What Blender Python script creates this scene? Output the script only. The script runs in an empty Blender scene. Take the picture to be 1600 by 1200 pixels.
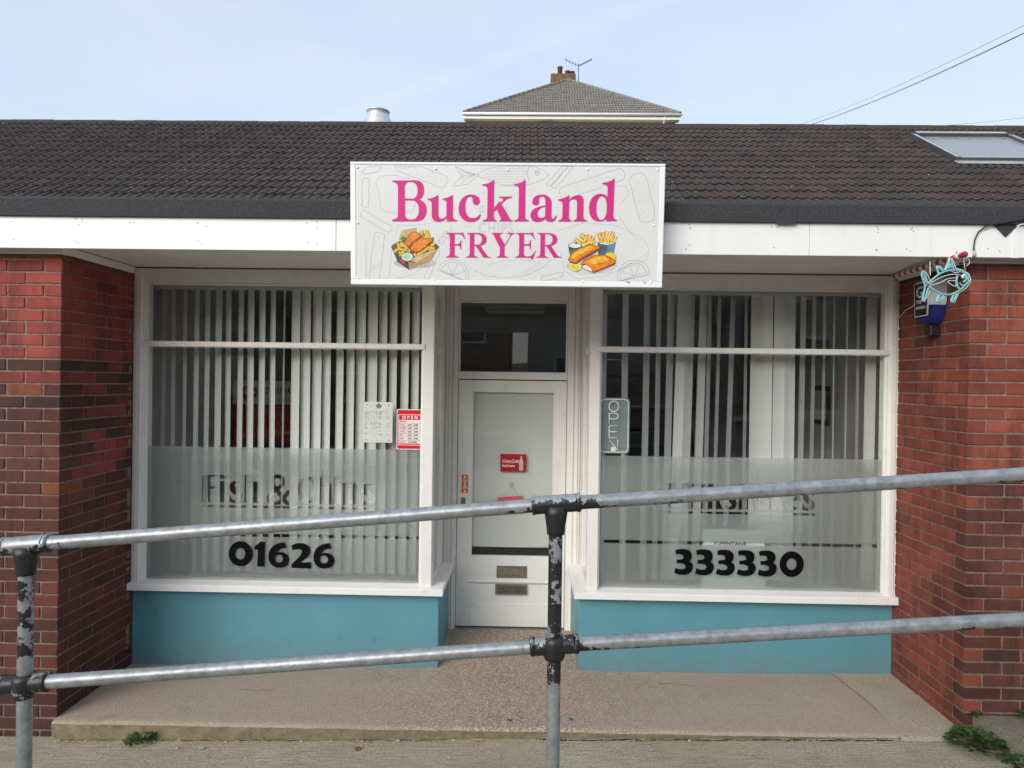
import bpy, bmesh, math, random
from mathutils import Vector, Matrix, noise as mnoise
random.seed(7)
PI = math.pi
scn = bpy.context.scene
C = scn.collection

# ------------------------------------------------------------------ camera
EYE = 2.06
cam_d = bpy.data.cameras.new('camera'); cam = bpy.data.objects.new('camera', cam_d); C.objects.link(cam)
cam_d.sensor_fit = 'HORIZONTAL'; cam_d.sensor_width = 36.0; cam_d.lens = 36.0 * 1030 / 1600
cam_d.clip_start = 0.05; cam_d.clip_end = 3000
cam.matrix_world = (Matrix.Translation((0, 0, EYE)) @ Matrix.Rotation(math.radians(1.05), 4, 'Z')
                    @ Matrix.Rotation(PI / 2 + math.radians(-.2), 4, 'X') @ Matrix.Rotation(math.radians(.77), 4, 'Z'))
scn.camera = cam

# ------------------------------------------------------------------ sky, sun, exposure
SUN_EL, SUN_AZ = math.radians(23), math.radians(212)     # azimuth clockwise from +Y: behind the camera, to its left
w = bpy.data.worlds.new('World'); scn.world = w; w.use_nodes = True
nt = w.node_tree; nt.nodes.clear()
def wn(t, **k):
    n = nt.nodes.new(t)
    for a, b in k.items(): setattr(n, a, b)
    return n
sky = wn('ShaderNodeTexSky', sky_type='NISHITA', sun_disc=False, sun_elevation=SUN_EL, sun_rotation=SUN_AZ,
         air_density=1.0, dust_density=2.2, ozone_density=1.6, altitude=30)
tc = wn('ShaderNodeTexCoord'); mp = wn('ShaderNodeMapping'); mp.inputs['Scale'].default_value = (1.0, 1.6, 3.4)
mp.inputs['Rotation'].default_value = (0.1, 0.25, 0.5)
nz = wn('ShaderNodeTexNoise'); nz.inputs['Scale'].default_value = 1.7; nz.inputs['Detail'].default_value = 7; nz.inputs['Roughness'].default_value = .55
rmp = wn('ShaderNodeValToRGB'); rmp.color_ramp.elements[0].position = .30; rmp.color_ramp.elements[1].position = .78
rmp.color_ramp.elements[0].color = (.62, .62, .62, 1); rmp.color_ramp.elements[1].color = (.94, .94, .94, 1)
mixc = wn('ShaderNodeMixRGB'); mixc.inputs['Color2'].default_value = (3.35, 3.85, 4.5, 1)   # thin high cloud veil
bgn = wn('ShaderNodeBackground'); bgn.inputs['Strength'].default_value = .1
out = wn('ShaderNodeOutputWorld')
L = nt.links.new
L(tc.outputs['Generated'], mp.inputs['Vector']); L(mp.outputs['Vector'], nz.inputs['Vector']); L(nz.outputs['Fac'], rmp.inputs['Fac'])
# one old vapour trail across the sky
dt = wn('ShaderNodeVectorMath', operation='DOT_PRODUCT'); dt.inputs[1].default_value = (0.3144, 0.4281, -0.8473)
ab_ = wn('ShaderNodeMath', operation='ABSOLUTE'); tr_ = wn('ShaderNodeValToRGB'); tr_.color_ramp.elements[0].position = .0; tr_.color_ramp.elements[0].color = (1, 1, 1, 1); tr_.color_ramp.elements[1].position = .016; tr_.color_ramp.elements[1].color = (0, 0, 0, 1); tr_.color_ramp.interpolation = 'EASE'
nz2 = wn('ShaderNodeTexNoise'); nz2.inputs['Scale'].default_value = 9; nz2.inputs['Detail'].default_value = 5
mt_ = wn('ShaderNodeMath', operation='MULTIPLY'); mt2 = wn('ShaderNodeMath', operation='MULTIPLY'); mt2.inputs[1].default_value = .12; ad_ = wn('ShaderNodeMath', operation='ADD', use_clamp=True)
L(tc.outputs['Generated'], dt.inputs[0]); L(dt.outputs['Value'], ab_.inputs[0]); L(ab_.outputs[0], tr_.inputs['Fac']); L(tc.outputs['Generated'], nz2.inputs['Vector'])
L(tr_.outputs['Color'], mt_.inputs[0]); L(nz2.outputs['Fac'], mt_.inputs[1]); L(mt_.outputs[0], mt2.inputs[0]); L(rmp.outputs['Color'], ad_.inputs[0]); L(mt2.outputs[0], ad_.inputs[1])
L(ad_.outputs[0], mixc.inputs['Fac']); L(sky.outputs['Color'], mixc.inputs['Color1']); L(mixc.outputs['Color'], bgn.inputs['Color'])
L(bgn.outputs['Background'], out.inputs['Surface'])
sd = bpy.data.lights.new('sun', 'SUN'); so = bpy.data.objects.new('sun', sd); C.objects.link(so)
sd.energy = 1.35; sd.angle = math.radians(45); sd.color = (1, .955, .89)
sdir = Vector((math.sin(SUN_AZ) * math.cos(SUN_EL), math.cos(SUN_AZ) * math.cos(SUN_EL), math.sin(SUN_EL)))
so.rotation_euler = sdir.to_track_quat('Z', 'Y').to_euler(); so.location = sdir * 40
vs = scn.view_settings
vs.view_transform = 'Standard'; vs.look = 'None'; vs.gamma = 1; vs.exposure = 1.22; vs.use_curve_mapping = False
scn.cycles.max_bounces = 8; scn.cycles.transparent_max_bounces = 24; scn.cycles.transmission_bounces = 8; scn.cycles.diffuse_bounces = 5
scn.cycles.use_denoising = True; scn.cycles.caustics_refractive = True

# ------------------------------------------------------------------ node helpers
def srgb(r, g, b):
    f = lambda c: c / 12.92 if c <= .04045 else ((c + .055) / 1.055) ** 2.4
    return (f(r / 255), f(g / 255), f(b / 255), 1)
class NT:
    def __init__(s, name):
        s.m = bpy.data.materials.new(name); s.m.use_nodes = True; s.t = s.m.node_tree; s.t.nodes.clear()
        s.out = s.t.nodes.new('ShaderNodeOutputMaterial')
    def n(s, typ, ins=None, **k):
        nd = s.t.nodes.new(typ)
        for a, b in k.items(): setattr(nd, a, b)
        for a, b in (ins or {}).items(): s.set(nd.inputs[a], b)
        return nd
    def set(s, sock, v):
        if hasattr(v, 'is_linked') or isinstance(v, bpy.types.NodeSocket): s.t.links.new(v, sock)
        else: sock.default_value = v
    def co(s, kind='Object'): return s.n('ShaderNodeTexCoord').outputs[kind]
    def noise(s, scale, detail=4, rough=.55, vec=None, dist=0):
        nd = s.n('ShaderNodeTexNoise', {'Scale': scale, 'Detail': detail, 'Roughness': rough, 'Distortion': dist})
        s.t.links.new(vec if vec is not None else s.co(), nd.inputs['Vector']); return nd.outputs['Fac']
    def vor(s, scale, vec=None, feature='F1', out='Distance'):
        nd = s.n('ShaderNodeTexVoronoi', {'Scale': scale}, feature=feature)
        s.t.links.new(vec if vec is not None else s.co(), nd.inputs['Vector']); return nd.outputs[out]
    def mapv(s, scale=(1, 1, 1), rot=(0, 0, 0), vec=None):
        nd = s.n('ShaderNodeMapping', {'Scale': scale, 'Rotation': rot}); s.t.links.new(vec if vec is not None else s.co(), nd.inputs['Vector']); return nd.outputs['Vector']
    def ramp(s, fac, stops, interp='LINEAR'):
        nd = s.n('ShaderNodeValToRGB', {'Fac': fac}); cr = nd.color_ramp; cr.interpolation = interp
        while len(cr.elements) < len(stops): cr.elements.new(.5)
        for e, (p, c) in zip(cr.elements, stops):
            e.position = p; e.color = c if hasattr(c, '__len__') else (c, c, c, 1)
        return nd.outputs['Color']
    def mix(s, fac, a, b, mode='MIX'):
        return s.n('ShaderNodeMixRGB', {'Fac': fac, 'Color1': a, 'Color2': b}, blend_type=mode).outputs['Color']
    def math(s, op, a, b=0.0, clamp=False):
        nd = s.n('ShaderNodeMath', {0: a, 1: b}, operation=op); nd.use_clamp = clamp; return nd.outputs[0]
    def bump(s, h, strength=.3, dist=.01, normal=None):
        ins = {'Height': h, 'Strength': strength, 'Distance': dist}
        if normal is not None: ins['Normal'] = normal
        return s.n('ShaderNodeBump', ins).outputs['Normal']
    def pbr(s, col, rough=.6, metal=0, normal=None, **k):
        ins = {'Base Color': col, 'Roughness': rough, 'Metallic': metal}
        if normal is not None: ins['Normal'] = normal
        ins.update(k)
        nd = s.n('ShaderNodeBsdfPrincipled', ins); return nd.outputs['BSDF']
    def done(s, sh): s.t.links.new(sh, s.out.inputs['Surface']); return s.m

def plain(name, col, rough=.6, var=.12, scale=6, bump=.0, bscale=60, metal=0, spec=.5):
    t = NT(name); c = col if len(col) == 4 else (*col, 1)
    dk = tuple(x * (1 - var * 2) for x in c[:3]) + (1,)
    lt = tuple(min(1, x * (1 + var * .6)) for x in c[:3]) + (1,)
    cc = t.ramp(t.noise(scale, 5), [(.3, dk), (.7, lt)])
    nrm = t.bump(t.noise(bscale, 4), bump, .004) if bump else None
    return t.done(t.pbr(cc, rough, metal, nrm, **{'Specular IOR Level': spec}))

M = {}
# painted timber: slightly dirty, faint brush grain and chips
def paint_mat(name, col, dirt=.35, rough=.42):
    t = NT(name)
    v = t.mapv((14, 14, 1.2))
    grain = t.noise(3, 5, .6, v)
    blot = t.noise(2.3, 6, .65)
    dirtm = t.ramp(t.noise(9, 8, .7), [(.52, 0.0), (.75, 1.0)])
    c = t.mix(t.math('MULTIPLY', blot, .22), col, (col[0] * .82, col[1] * .8, col[2] * .75, 1))
    c = t.mix(t.math('MULTIPLY', dirtm, dirt), c, (col[0] * .62, col[1] * .59, col[2] * .54, 1))
    chips = t.ramp(t.noise(38, 3, .5), [(.735, 0.0), (.745, 1.0)])
    c = t.mix(t.math('MULTIPLY', chips, .5), c, (.22, .2, .18, 1))
    return t.done(t.pbr(c, rough, 0, t.bump(t.math('ADD', grain, t.math('MULTIPLY', t.noise(120, 2), .4)), .12, .003)))
M['white_paint'] = paint_mat('white_paint', (.80, .785, .75, 1))
M['door_paint'] = paint_mat('door_paint', (.79, .78, .75, 1), .3)
M['sill_paint'] = paint_mat('sill_paint', (.84, .83, .81, 1), .3)
t = NT('white_pvc')
c = t.mix(t.ramp(t.noise(2.5, 5), [(.35, 0.0), (.7, 1.0)]), (.80, .80, .795, 1), (.76, .76, .75, 1))
c = t.mix(t.ramp(t.noise(4, 7, .75, t.mapv((3, 3, .35))), [(.55, 0.0), (.8, .45)]), c, (.56, .55, .51, 1))
c = t.mix(t.ramp(t.noise(60, 3, .6), [(.72, 0.0), (.76, .35)]), c, (.4, .38, .34, 1))
M['pvc'] = t.done(t.pbr(c, .34, 0, t.bump(t.noise(1.2, 3), .08, .01)))
M['soffit_pvc'] = plain('soffit_pvc', (.82, .79, .75), .45, .05, 3, .03, 30)
M['sign_frame'] = plain('sign_frame', (.84, .84, .85), .35, .03, 3)
M['screw'] = plain('screw_rust', (.22, .17, .13), .6, .2, 40)
M['dark'] = plain('dark_void', (.012, .012, .013), .7, .1)
# teal masonry paint
t = NT('teal_paint')
c = t.mix(t.ramp(t.noise(3.2, 6, .6), [(.3, 0.0), (.75, 1.0)]), (.092, .268, .330, 1), (.112, .305, .365, 1))
stn = t.ramp(t.noise(7.5, 3, .5), [(.66, 0.0), (.78, 1.0)])
c = t.mix(t.math('MULTIPLY', stn, .5), c, (.06, .135, .155, 1))
scf = t.ramp(t.noise(26, 5, .7, t.mapv((1, 1, .5))), [(.66, 0.0), (.72, .35)])
c = t.mix(scf, c, (.045, .10, .115, 1))
gz = t.n('ShaderNodeSeparateXYZ', {0: t.co()}).outputs['Z']
splash = t.math('MULTIPLY', t.ramp(gz, [(.0, 1.0), (.05, .8), (.24, 0.0)]), t.ramp(t.noise(14, 6, .75), [(.36, .15), (.72, .9)]))
c = t.mix(splash, c, (.16, .19, .17, 1))
brush = t.noise(6, 6, .6, t.mapv((3, 3, 26)))
M['teal'] = t.done(t.pbr(c, .55, 0, t.bump(t.math('ADD', brush, t.noise(90, 3)), .25, .004)))
# bricks: colour from the object, pores and smears from noise
def brick_mat(name, island=False):
    t = NT(name)
    if island:
        rnd = t.n('ShaderNodeNewGeometry').outputs['Random Per Island']
        base = t.ramp(rnd, [(0, (.15, .035, .035, 1)), (.4, (.26, .05, .045, 1)), (.75, (.11, .034, .036, 1)), (1, (.32, .07, .05, 1))])
    else:
        base = t.n('ShaderNodeObjectInfo').outputs['Color']
    g = t.n('ShaderNodeNewGeometry').outputs['Position']
    sm = t.noise(11, 5, .65, g); fine = t.noise(160, 3, .6, g)
    c = t.mix(t.math('MULTIPLY', t.ramp(sm, [(.35, 0.0), (.8, 1.0)]), .45), base, t.mix(1, base, (.45, .42, .48, 1), 'MULTIPLY'))
    c = t.mix(t.math('MULTIPLY', t.ramp(fine, [(.3, 1.0), (.42, 0.0)]), .55), c, (.035, .02, .02, 1))
    streak = t.ramp(t.noise(3.2, 6, .7, t.mapv((3.2, 3.2, .55), (0, 0, 0), g)), [(.47, 0.0), (.68, .72)])
    c = t.mix(streak, c, (.045, .024, .022, 1))
    broad = t.ramp(t.noise(1.7, 4, .6, g), [(.35, .78), (.65, 1.12)])
    c = t.mix(1, c, broad, 'MULTIPLY')
    chipe = t.ramp(t.noise(70, 3, .6, g), [(.70, 0.0), (.73, .5)])
    c = t.mix(chipe, c, (.30, .16, .11, 1))
    eff = t.ramp(t.noise(5, 7, .75, g), [(.66, 0.0), (.8, .25)])
    c = t.mix(eff, c, (.5, .42, .36, 1))
    h = t.math('ADD', t.noise(55, 5, .7, g), t.math('MULTIPLY', fine, .5))
    return t.done(t.pbr(c, .8, 0, t.bump(h, .45, .006), **{'Specular IOR Level': .3}))
M['brick'] = brick_mat('brick_face'); M['brick_far'] = brick_mat('brick_far', True)
t = NT('mortar'); g = t.co()
c = t.ramp(t.noise(30, 6, .7, g), [(.3, (.12, .085, .065, 1)), (.7, (.30, .225, .17, 1))])
M['mortar'] = t.done(t.pbr(c, .9, 0, t.bump(t.noise(180, 3, .6, g), .6, .006)))
# concrete: exposed aggregate slab, brushed pavement
t = NT('aggregate_slab'); g = t.co()
big = t.noise(1.1, 5, .6, g); vc = t.vor(150, g, 'F1', 'Color'); vd = t.vor(150, g)
base = t.mix(t.ramp(big, [(.32, 0.0), (.7, 1.0)]), (.41, .315, .245, 1), (.45, .375, .285, 1))
stone = t.ramp(t.n('ShaderNodeSeparateColor', {0: vc}).outputs[0], [(.0, (.17, .115, .088, 1)), (.35, (.31, .215, .165, 1)), (.65, (.45, .345, .27, 1)), (1, (.64, .56, .47, 1))])
sx = t.n('ShaderNodeSeparateXYZ', {0: g})
wear = t.ramp(t.math('ADD', t.math('MULTIPLY', t.math('ABSOLUTE', t.math('ADD', sx.outputs['X'], .1)), .55), t.math('MULTIPLY', t.noise(2.2, 4, .6, g), .7)), [(.35, .85), (1.05, .22)])
c = t.mix(wear, base, stone)
c = t.mix(t.ramp(t.noise(5, 7, .72, g), [(.58, 0.0), (.85, .65)]), c, (.14, .11, .085, 1))
lichen = t.ramp(t.noise(60, 2, .5, g), [(.74, 0.0), (.77, .7)])
c = t.mix(lichen, c, (.62, .58, .5, 1))
M['slab'] = t.done(t.pbr(c, .85, 0, t.bump(t.math('ADD', vd, t.math('MULTIPLY', t.noise(420, 2, .5, g), .4)), .7, .006), **{'Specular IOR Level': .25}))
t = NT('slab_edge'); g = t.co()
c = t.ramp(t.noise(22, 7, .7, g), [(.25, (.15, .12, .07, 1)), (.55, (.27, .21, .13, 1)), (.8, (.36, .29, .2, 1))])
M['slab_edge'] = t.done(t.pbr(c, .9, 0, t.bump(t.noise(70, 6, .7, g), .8, .01)))
def concrete(name, c0, c1, ridge=0.0, moss=0.0):
    t = NT(name); g = t.co()
    c = t.mix(t.ramp(t.noise(1.6, 6, .65, g), [(.3, 0.0), (.72, 1.0)]), c0, c1)
    fine = t.noise(130, 4, .7, g)
    c = t.mix(t.ramp(fine, [(.32, .75), (.55, 0.0)]), c, (.075, .065, .05, 1))
    c = t.mix(t.ramp(t.noise(95, 2, .5, t.mapv((1, 1, 1), (0, 0, .4), g)), [(.66, 0.0), (.72, .8)]), c, (.62, .57, .48, 1))
    rid = t.noise(20, 4, .6, t.mapv((.35, 4.5, 1), (0, 0, .03), g))
    c = t.mix(t.math('MULTIPLY', t.ramp(rid, [(.35, 1.0), (.55, 0.0)]), .32 * bool(ridge)), c, (.17, .145, .105, 1))
    if moss: c = t.mix(t.ramp(t.noise(5, 7, .75, g), [(.52, 0.0), (.66, moss)]), c, (.07, .10, .02, 1))
    c = t.mix(t.ramp(t.noise(3.1, 7, .72, t.mapv((.6, 1.5, 1), (0, 0, .3), g)), [(.54, 0.0), (.8, .42)]), c, (c0[0] * .45, c0[1] * .43, c0[2] * .40, 1))
    gum = t.ramp(t.vor(5.5, g), [(.045, .75), (.06, 0.0)])
    c = t.mix(gum, c, (c0[0] * .4, c0[1] * .4, c0[2] * .42, 1))
    h = t.math('ADD', fine, t.math('MULTIPLY', rid, 1.6 * ridge))
    return t.done(t.pbr(c, .9, 0, t.bump(h, .8, .007), **{'Specular IOR Level': .25}))
M['pavement'] = concrete('brushed_concrete', (.45, .385, .275, 1), (.57, .505, .38, 1), 1.0)
M['patch'] = concrete('smooth_concrete', (.47, .395, .285, 1), (.55, .47, .35, 1))
M['kerb'] = concrete('mossy_concrete', (.20, .18, .14, 1), (.30, .27, .215, 1), .4, .7)
M['asphalt'] = concrete('asphalt', (.045, .045, .046, 1), (.06, .06, .06, 1))
# roof tile, felt
def tile_mat(name, island):
    t = NT(name); g = t.n('ShaderNodeNewGeometry').outputs['Position']
    if island:
        rnd = t.n('ShaderNodeNewGeometry').outputs['Random Per Island']
        base = t.ramp(rnd, [(0, (.036, .029, .027, 1)), (.5, (.046, .037, .034, 1)), (1, (.057, .043, .039, 1))])
    else: base = t.n('ShaderNodeObjectInfo').outputs['Color']
    c = t.mix(t.math('MULTIPLY', t.ramp(t.noise(.9, 6, .6, g), [(.35, 0.0), (.7, 1.0)]), .35), base, t.mix(1, base, (1.35, .95, .85, 1), 'MULTIPLY'))
    c = t.mix(t.ramp(t.noise(9, 7, .8, g), [(.55, 0.0), (.75, .5)]), c, (.075, .069, .062, 1))
    c = t.mix(t.ramp(t.noise(13, 3, .6, g), [(.70, 0.0), (.72, .8)]), c, (.36, .35, .30, 1))
    c = t.mix(t.ramp(t.noise(2.6, 7, .8, t.mapv((1, .4, .4), (0, 0, 0), g)), [(.56, 0.0), (.7, .4)]), c, (.06, .056, .04, 1))
    return t.done(t.pbr(c, .82, 0, t.bump(t.noise(70, 4, .7, g), .4, .006), **{'Specular IOR Level': .3}))
M['tile'] = tile_mat('roof_tile', False); M['tile_far'] = tile_mat('roof_tile_far', True)
t = NT('mineral_felt'); g = t.co()
c = t.ramp(t.noise(330, 2, .6, g), [(.35, (.012, .013, .016, 1)), (.55, (.035, .037, .043, 1)), (.72, (.15, .155, .165, 1))])
c = t.mix(t.math('MULTIPLY', t.noise(3, 5, .6, g), .5), c, (.02, .021, .025, 1))
M['felt'] = t.done(t.pbr(c, .85, 0, t.bump(t.noise(330, 2, .6, g), .6, .003)))
# glass: clear sheet, frosted film
def glass_mat(name, tint=(.975, .985, .98, 1), wav=.0):
    t = NT(name)
    nrm = t.bump(t.noise(2.2, 2, .4), wav, .01) if wav else None
    bf = t.n('ShaderNodeNewGeometry').outputs['Backfacing']
    fr = t.n('ShaderNodeFresnel', {'IOR': t.math('SUBTRACT', 1.5, t.math('MULTIPLY', bf, 1.5 - 1 / 1.5))}); tr = t.n('ShaderNodeBsdfTransparent', {'Color': tint})
    gl = t.n('ShaderNodeBsdfGlossy', {'Color': (1, 1, 1, 1), 'Roughness': .012})
    if nrm is not None: t.set(gl.inputs['Normal'], nrm)
    return t.done(t.n('ShaderNodeMixShader', {0: fr.outputs[0], 1: tr.outputs[0], 2: gl.outputs[0]}).outputs[0])
M['glass'] = glass_mat('window_glass', wav=.05)
t = NT('frosted_film')
rf = t.n('ShaderNodeBsdfRefraction', {'Color': (.90, .93, .92, 1), 'Roughness': .13, 'IOR': 1.25})
df = t.n('ShaderNodeBsdfDiffuse', {'Color': (.85, .86, .855, 1)}); tl = t.n('ShaderNodeBsdfTranslucent', {'Color': (.85, .86, .855, 1)})
a = t.n('ShaderNodeMixShader', {0: .5, 1: df.outputs[0], 2: tl.outputs[0]})
tp = t.n('ShaderNodeBsdfTransparent', {'Color': (.9, .93, .92, 1)})
b = t.n('ShaderNodeMixShader', {0: .34, 1: rf.outputs[0], 2: a.outputs[0]})
M['film'] = t.done(b.outputs[0])
t = NT('blind_fabric')
cc = t.ramp(t.noise(2.0, 4), [(.3, (.76, .765, .75, 1)), (.7, (.84, .84, .82, 1))])
df = t.n('ShaderNodeBsdfDiffuse', {'Color': cc}); tl = t.n('ShaderNodeBsdfTranslucent', {'Color': (.6, .6, .58, 1)})
M['vane'] = t.done(t.n('ShaderNodeMixShader', {0: .22, 1: df.outputs[0], 2: tl.outputs[0]}).outputs[0])
t = NT('skylight_glass')
dirt = t.ramp(t.noise(7, 7, .7, t.mapv((1, .35, .35))), [(.35, .12), (.8, .5)])
M['skylight'] = t.done(t.pbr(t.mix(dirt, (.16, .19, .205, 1), (.36, .36, .33, 1)), t.math('ADD', dirt, .05), 0, None, **{'Specular IOR Level': .8}))
# galvanised tube under flaking black paint ("paint" attribute says where it still holds)
t = NT('flaking_black_paint'); g = t.n('ShaderNodeNewGeometry').outputs['Position']
at_ = t.n('ShaderNodeAttribute', attribute_name='paint').outputs['Fac']
nn = t.math('ADD', t.noise(17, 3, .55, g), t.math('MULTIPLY', t.math('SUBTRACT', t.noise(85, 4, .6, g), .5), .45))
mask = t.ramp(t.math('ADD', nn, at_), [(.655, 0.0), (.665, 1.0)])
galv = t.ramp(t.noise(38, 5, .65, t.mapv((1, 1, 1), (0, 0, 0), g)), [(.25, (.20, .215, .225, 1)), (.55, (.33, .35, .365, 1)), (.8, (.45, .47, .485, 1))])
galv = t.mix(t.ramp(t.noise(4, 6, .7, g), [(.5, 0.0), (.75, .55)]), galv, (.15, .145, .135, 1))
speck = t.ramp(t.noise(210, 2, .5, g), [(.70, 0.0), (.72, 1.0)])
blk = t.mix(t.math('MULTIPLY', speck, .6), (.012, .012, .014, 1), (.30, .31, .32, 1))
c = t.mix(mask, galv, blk)
rg = t.mix(mask, t.ramp(t.noise(30, 4, .6, g), [(.3, .34), (.7, .5)]), (.42, .42, .42, 1))
mt = t.mix(mask, (.55, .55, .55, 1), (0, 0, 0, 1))
M['rail'] = t.done(t.pbr(c, rg, mt, t.bump(t.math('ADD', mask, t.math('MULTIPLY', t.noise(120, 4, .6, g), .5)), .5, .0022)))
M['galv'] = plain('galvanised_sheet', (.62, .65, .66), .38, .08, 5, .05, 40, .55)
M['vinyl_black'] = plain('black_vinyl', (.003, .003, .003), .7, .05, spec=.1)
M['black'] = plain('black_plastic', (.014, .014, .015), .45, .1)
M['grey_plastic'] = plain('grey_plastic', (.17, .175, .18), .5, .1)
M['alu_dark'] = plain('dark_aluminium', (.10, .11, .12), .38, .08, 4, 0, 40, .4)
M['alu'] = plain('aluminium', (.55, .58, .61), .35, .05, 4, 0, 40, .5)
M['steel'] = plain('weathered_steel', (.24, .225, .20), .45, .15, 12, .1, 60, .5)
M['brass'] = plain('dull_brass', (.27, .225, .17), .5, .15, 20, .1, 60, .4)
M['acrylic'] = glass_mat('clear_acrylic', (.86, .90, .90, 1))
M['interior'] = plain('interior_paint', (.42, .42, .43), .8, .06, 2)
M['interior_dark'] = plain('interior_dark', (.06, .06, .065), .7, .15, 3)
M['floor_tile'] = plain('floor_vinyl', (.12, .11, .10), .5, .15, 4)
M['leaf'] = None
pcache = {}
def pm(col, rough=.45, var=.06):
    key = (tuple(round(x, 3) for x in col), rough)
    if key not in pcache:
        pcache[key] = plain('print_colour_%d' % len(pcache), col, rough, var, 30)
    return pcache[key]
def leafmat(name, c0, c1):
    t = NT(name); rnd = t.n('ShaderNodeNewGeometry').outputs['Random Per Island']
    c = t.ramp(rnd, [(0, c0), (.6, c1), (1, (c1[0] * 1.5, c1[1] * 1.25, c1[2] * .9, 1))])
    c = t.mix(t.math('MULTIPLY', t.noise(40, 4), .4), c, (.02, .035, .01, 1))
    p = t.pbr(c, .5); tl = t.n('ShaderNodeBsdfTranslucent', {'Color': c})
    return t.done(t.n('ShaderNodeMixShader', {0: .2, 1: p, 2: tl.outputs[0]}).outputs[0])
M['leaf'] = leafmat('weed_leaf', (.022, .05, .014, 1), (.05, .105, .022, 1))
M['leaf2'] = leafmat('grass_leaf', (.06, .10, .02, 1), (.11, .16, .03, 1))

# ------------------------------------------------------------------ object helpers
def link(name, me, mat=None, parent=None, inv=True, **props):
    o = bpy.data.objects.new(name, me); C.objects.link(o)
    if mat is not None and me is not None and not me.materials: me.materials.append(mat)
    if parent is not None:
        o.parent = parent
        if inv: o.matrix_parent_inverse = parent_world(parent).inverted()
    for k, v in props.items(): o[k] = v
    return o
def parent_world(p):
    m = p.matrix_basis.copy()
    if p.parent is not None: m = parent_world(p.parent) @ p.matrix_parent_inverse @ m
    return m
def tag(o, label, cat, group=None):
    o['label'] = label; o['category'] = cat
    if group: o['group'] = group
    return o
def empty(name, loc, label, cat, group=None, rot=(0, 0, 0)):
    o = bpy.data.objects.new(name, None); C.objects.link(o); o.location = loc; o.rotation_euler = rot; o.empty_display_size = .1
    return tag(o, label, cat, group)
def struct(o): o['kind'] = 'structure'; return o

class MB:
    def __init__(s): s.bm = bmesh.new()
    def box(s, x0, x1, y0, y1, z0, z1, bev=0.0, seg=1):
        vs_ = [s.bm.verts.new((x, y, z)) for z in (z0, z1) for y in (y0, y1) for x in (x0, x1)]
        F = [(0, 2, 3, 1), (4, 5, 7, 6), (0, 1, 5, 4), (2, 6, 7, 3), (0, 4, 6, 2), (1, 3, 7, 5)]
        fs = [s.bm.faces.new([vs_[i] for i in f]) for f in F]
        if bev:
            es = list({e for f in fs for e in f.edges})
            bmesh.ops.bevel(s.bm, geom=es, offset=bev, segments=seg, profile=.5, affect='EDGES')
        return s
    def poly(s, pts, ext=None):
        """flat polygon, or prism along vector ext"""
        a = [s.bm.verts.new(p) for p in pts]
        s.bm.faces.new(a)
        if ext is not None:
            b = [s.bm.verts.new(Vector(p) + Vector(ext)) for p in pts]
            s.bm.faces.new(list(reversed(b)))
            n = len(a)
            for i in range(n): s.bm.faces.new([a[(i + 1) % n], a[i], b[i], b[(i + 1) % n]])
        return s
    def tube(s, pts, r, n=8, caps=True, rfun=None):
        pts = [Vector(p) for p in pts]; rings = []; u = None
        for i, p in enumerate(pts):
            d = (pts[min(i + 1, len(pts) - 1)] - pts[max(i - 1, 0)]).normalized()
            if u is None or (u - d * u.dot(d)).length < 1e-4:
                up = Vector((0, 0, 1)) if abs(d.z) < .95 else Vector((0, 1, 0))
                u = d.cross(up).normalized()
            else: u = (u - d * u.dot(d)).normalized()
            v = u.cross(d).normalized()
            rr = rfun(i / max(1, len(pts) - 1)) if rfun else r
            rings.append([s.bm.verts.new(p + (u * math.cos(k * 2 * PI / n) + v * math.sin(k * 2 * PI / n)) * rr) for k in range(n)])
        for a, b in zip(rings, rings[1:]):
            for k in range(n): s.bm.faces.new([a[k], a[(k + 1) % n], b[(k + 1) % n], b[k]]).smooth = True
        if caps: s.bm.faces.new(list(reversed(rings[0]))); s.bm.faces.new(rings[-1])
        return s
    def lathe(s, prof, c, n=24, axis='Z', caps=True):
        c = Vector(c); rings = []
        for r, h in prof:
            ring = []
            for k in range(n):
                a = 2 * PI * k / n; x, y = r * math.cos(a), r * math.sin(a)
                ring.append(s.bm.verts.new(c + (Vector((x, y, h)) if axis == 'Z' else Vector((x, h, y)) if axis == 'Y' else Vector((h, x, y)))))
            rings.append(ring)
        for a, b in zip(rings, rings[1:]):
            for k in range(n): s.bm.faces.new([a[k], a[(k + 1) % n], b[(k + 1) % n], b[k]]).smooth = True
        if caps: s.bm.faces.new(list(reversed(rings[0]))); s.bm.faces.new(rings[-1])
        return s
    def mesh(s, name):
        bmesh.ops.recalc_face_normals(s.bm, faces=s.bm.faces)
        me = bpy.data.meshes.new(name); s.bm.to_mesh(me); s.bm.free(); return me
    def build(s, name, mat, parent=None, inv=True, **props): return link(name, s.mesh(name), mat, parent, inv, **props)
def box(name, mat, parent, x0, x1, y0, y1, z0, z1, bev=.002, inv=True): return MB().box(x0, x1, y0, y1, z0, z1, bev).build(name, mat, parent, inv)

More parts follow.
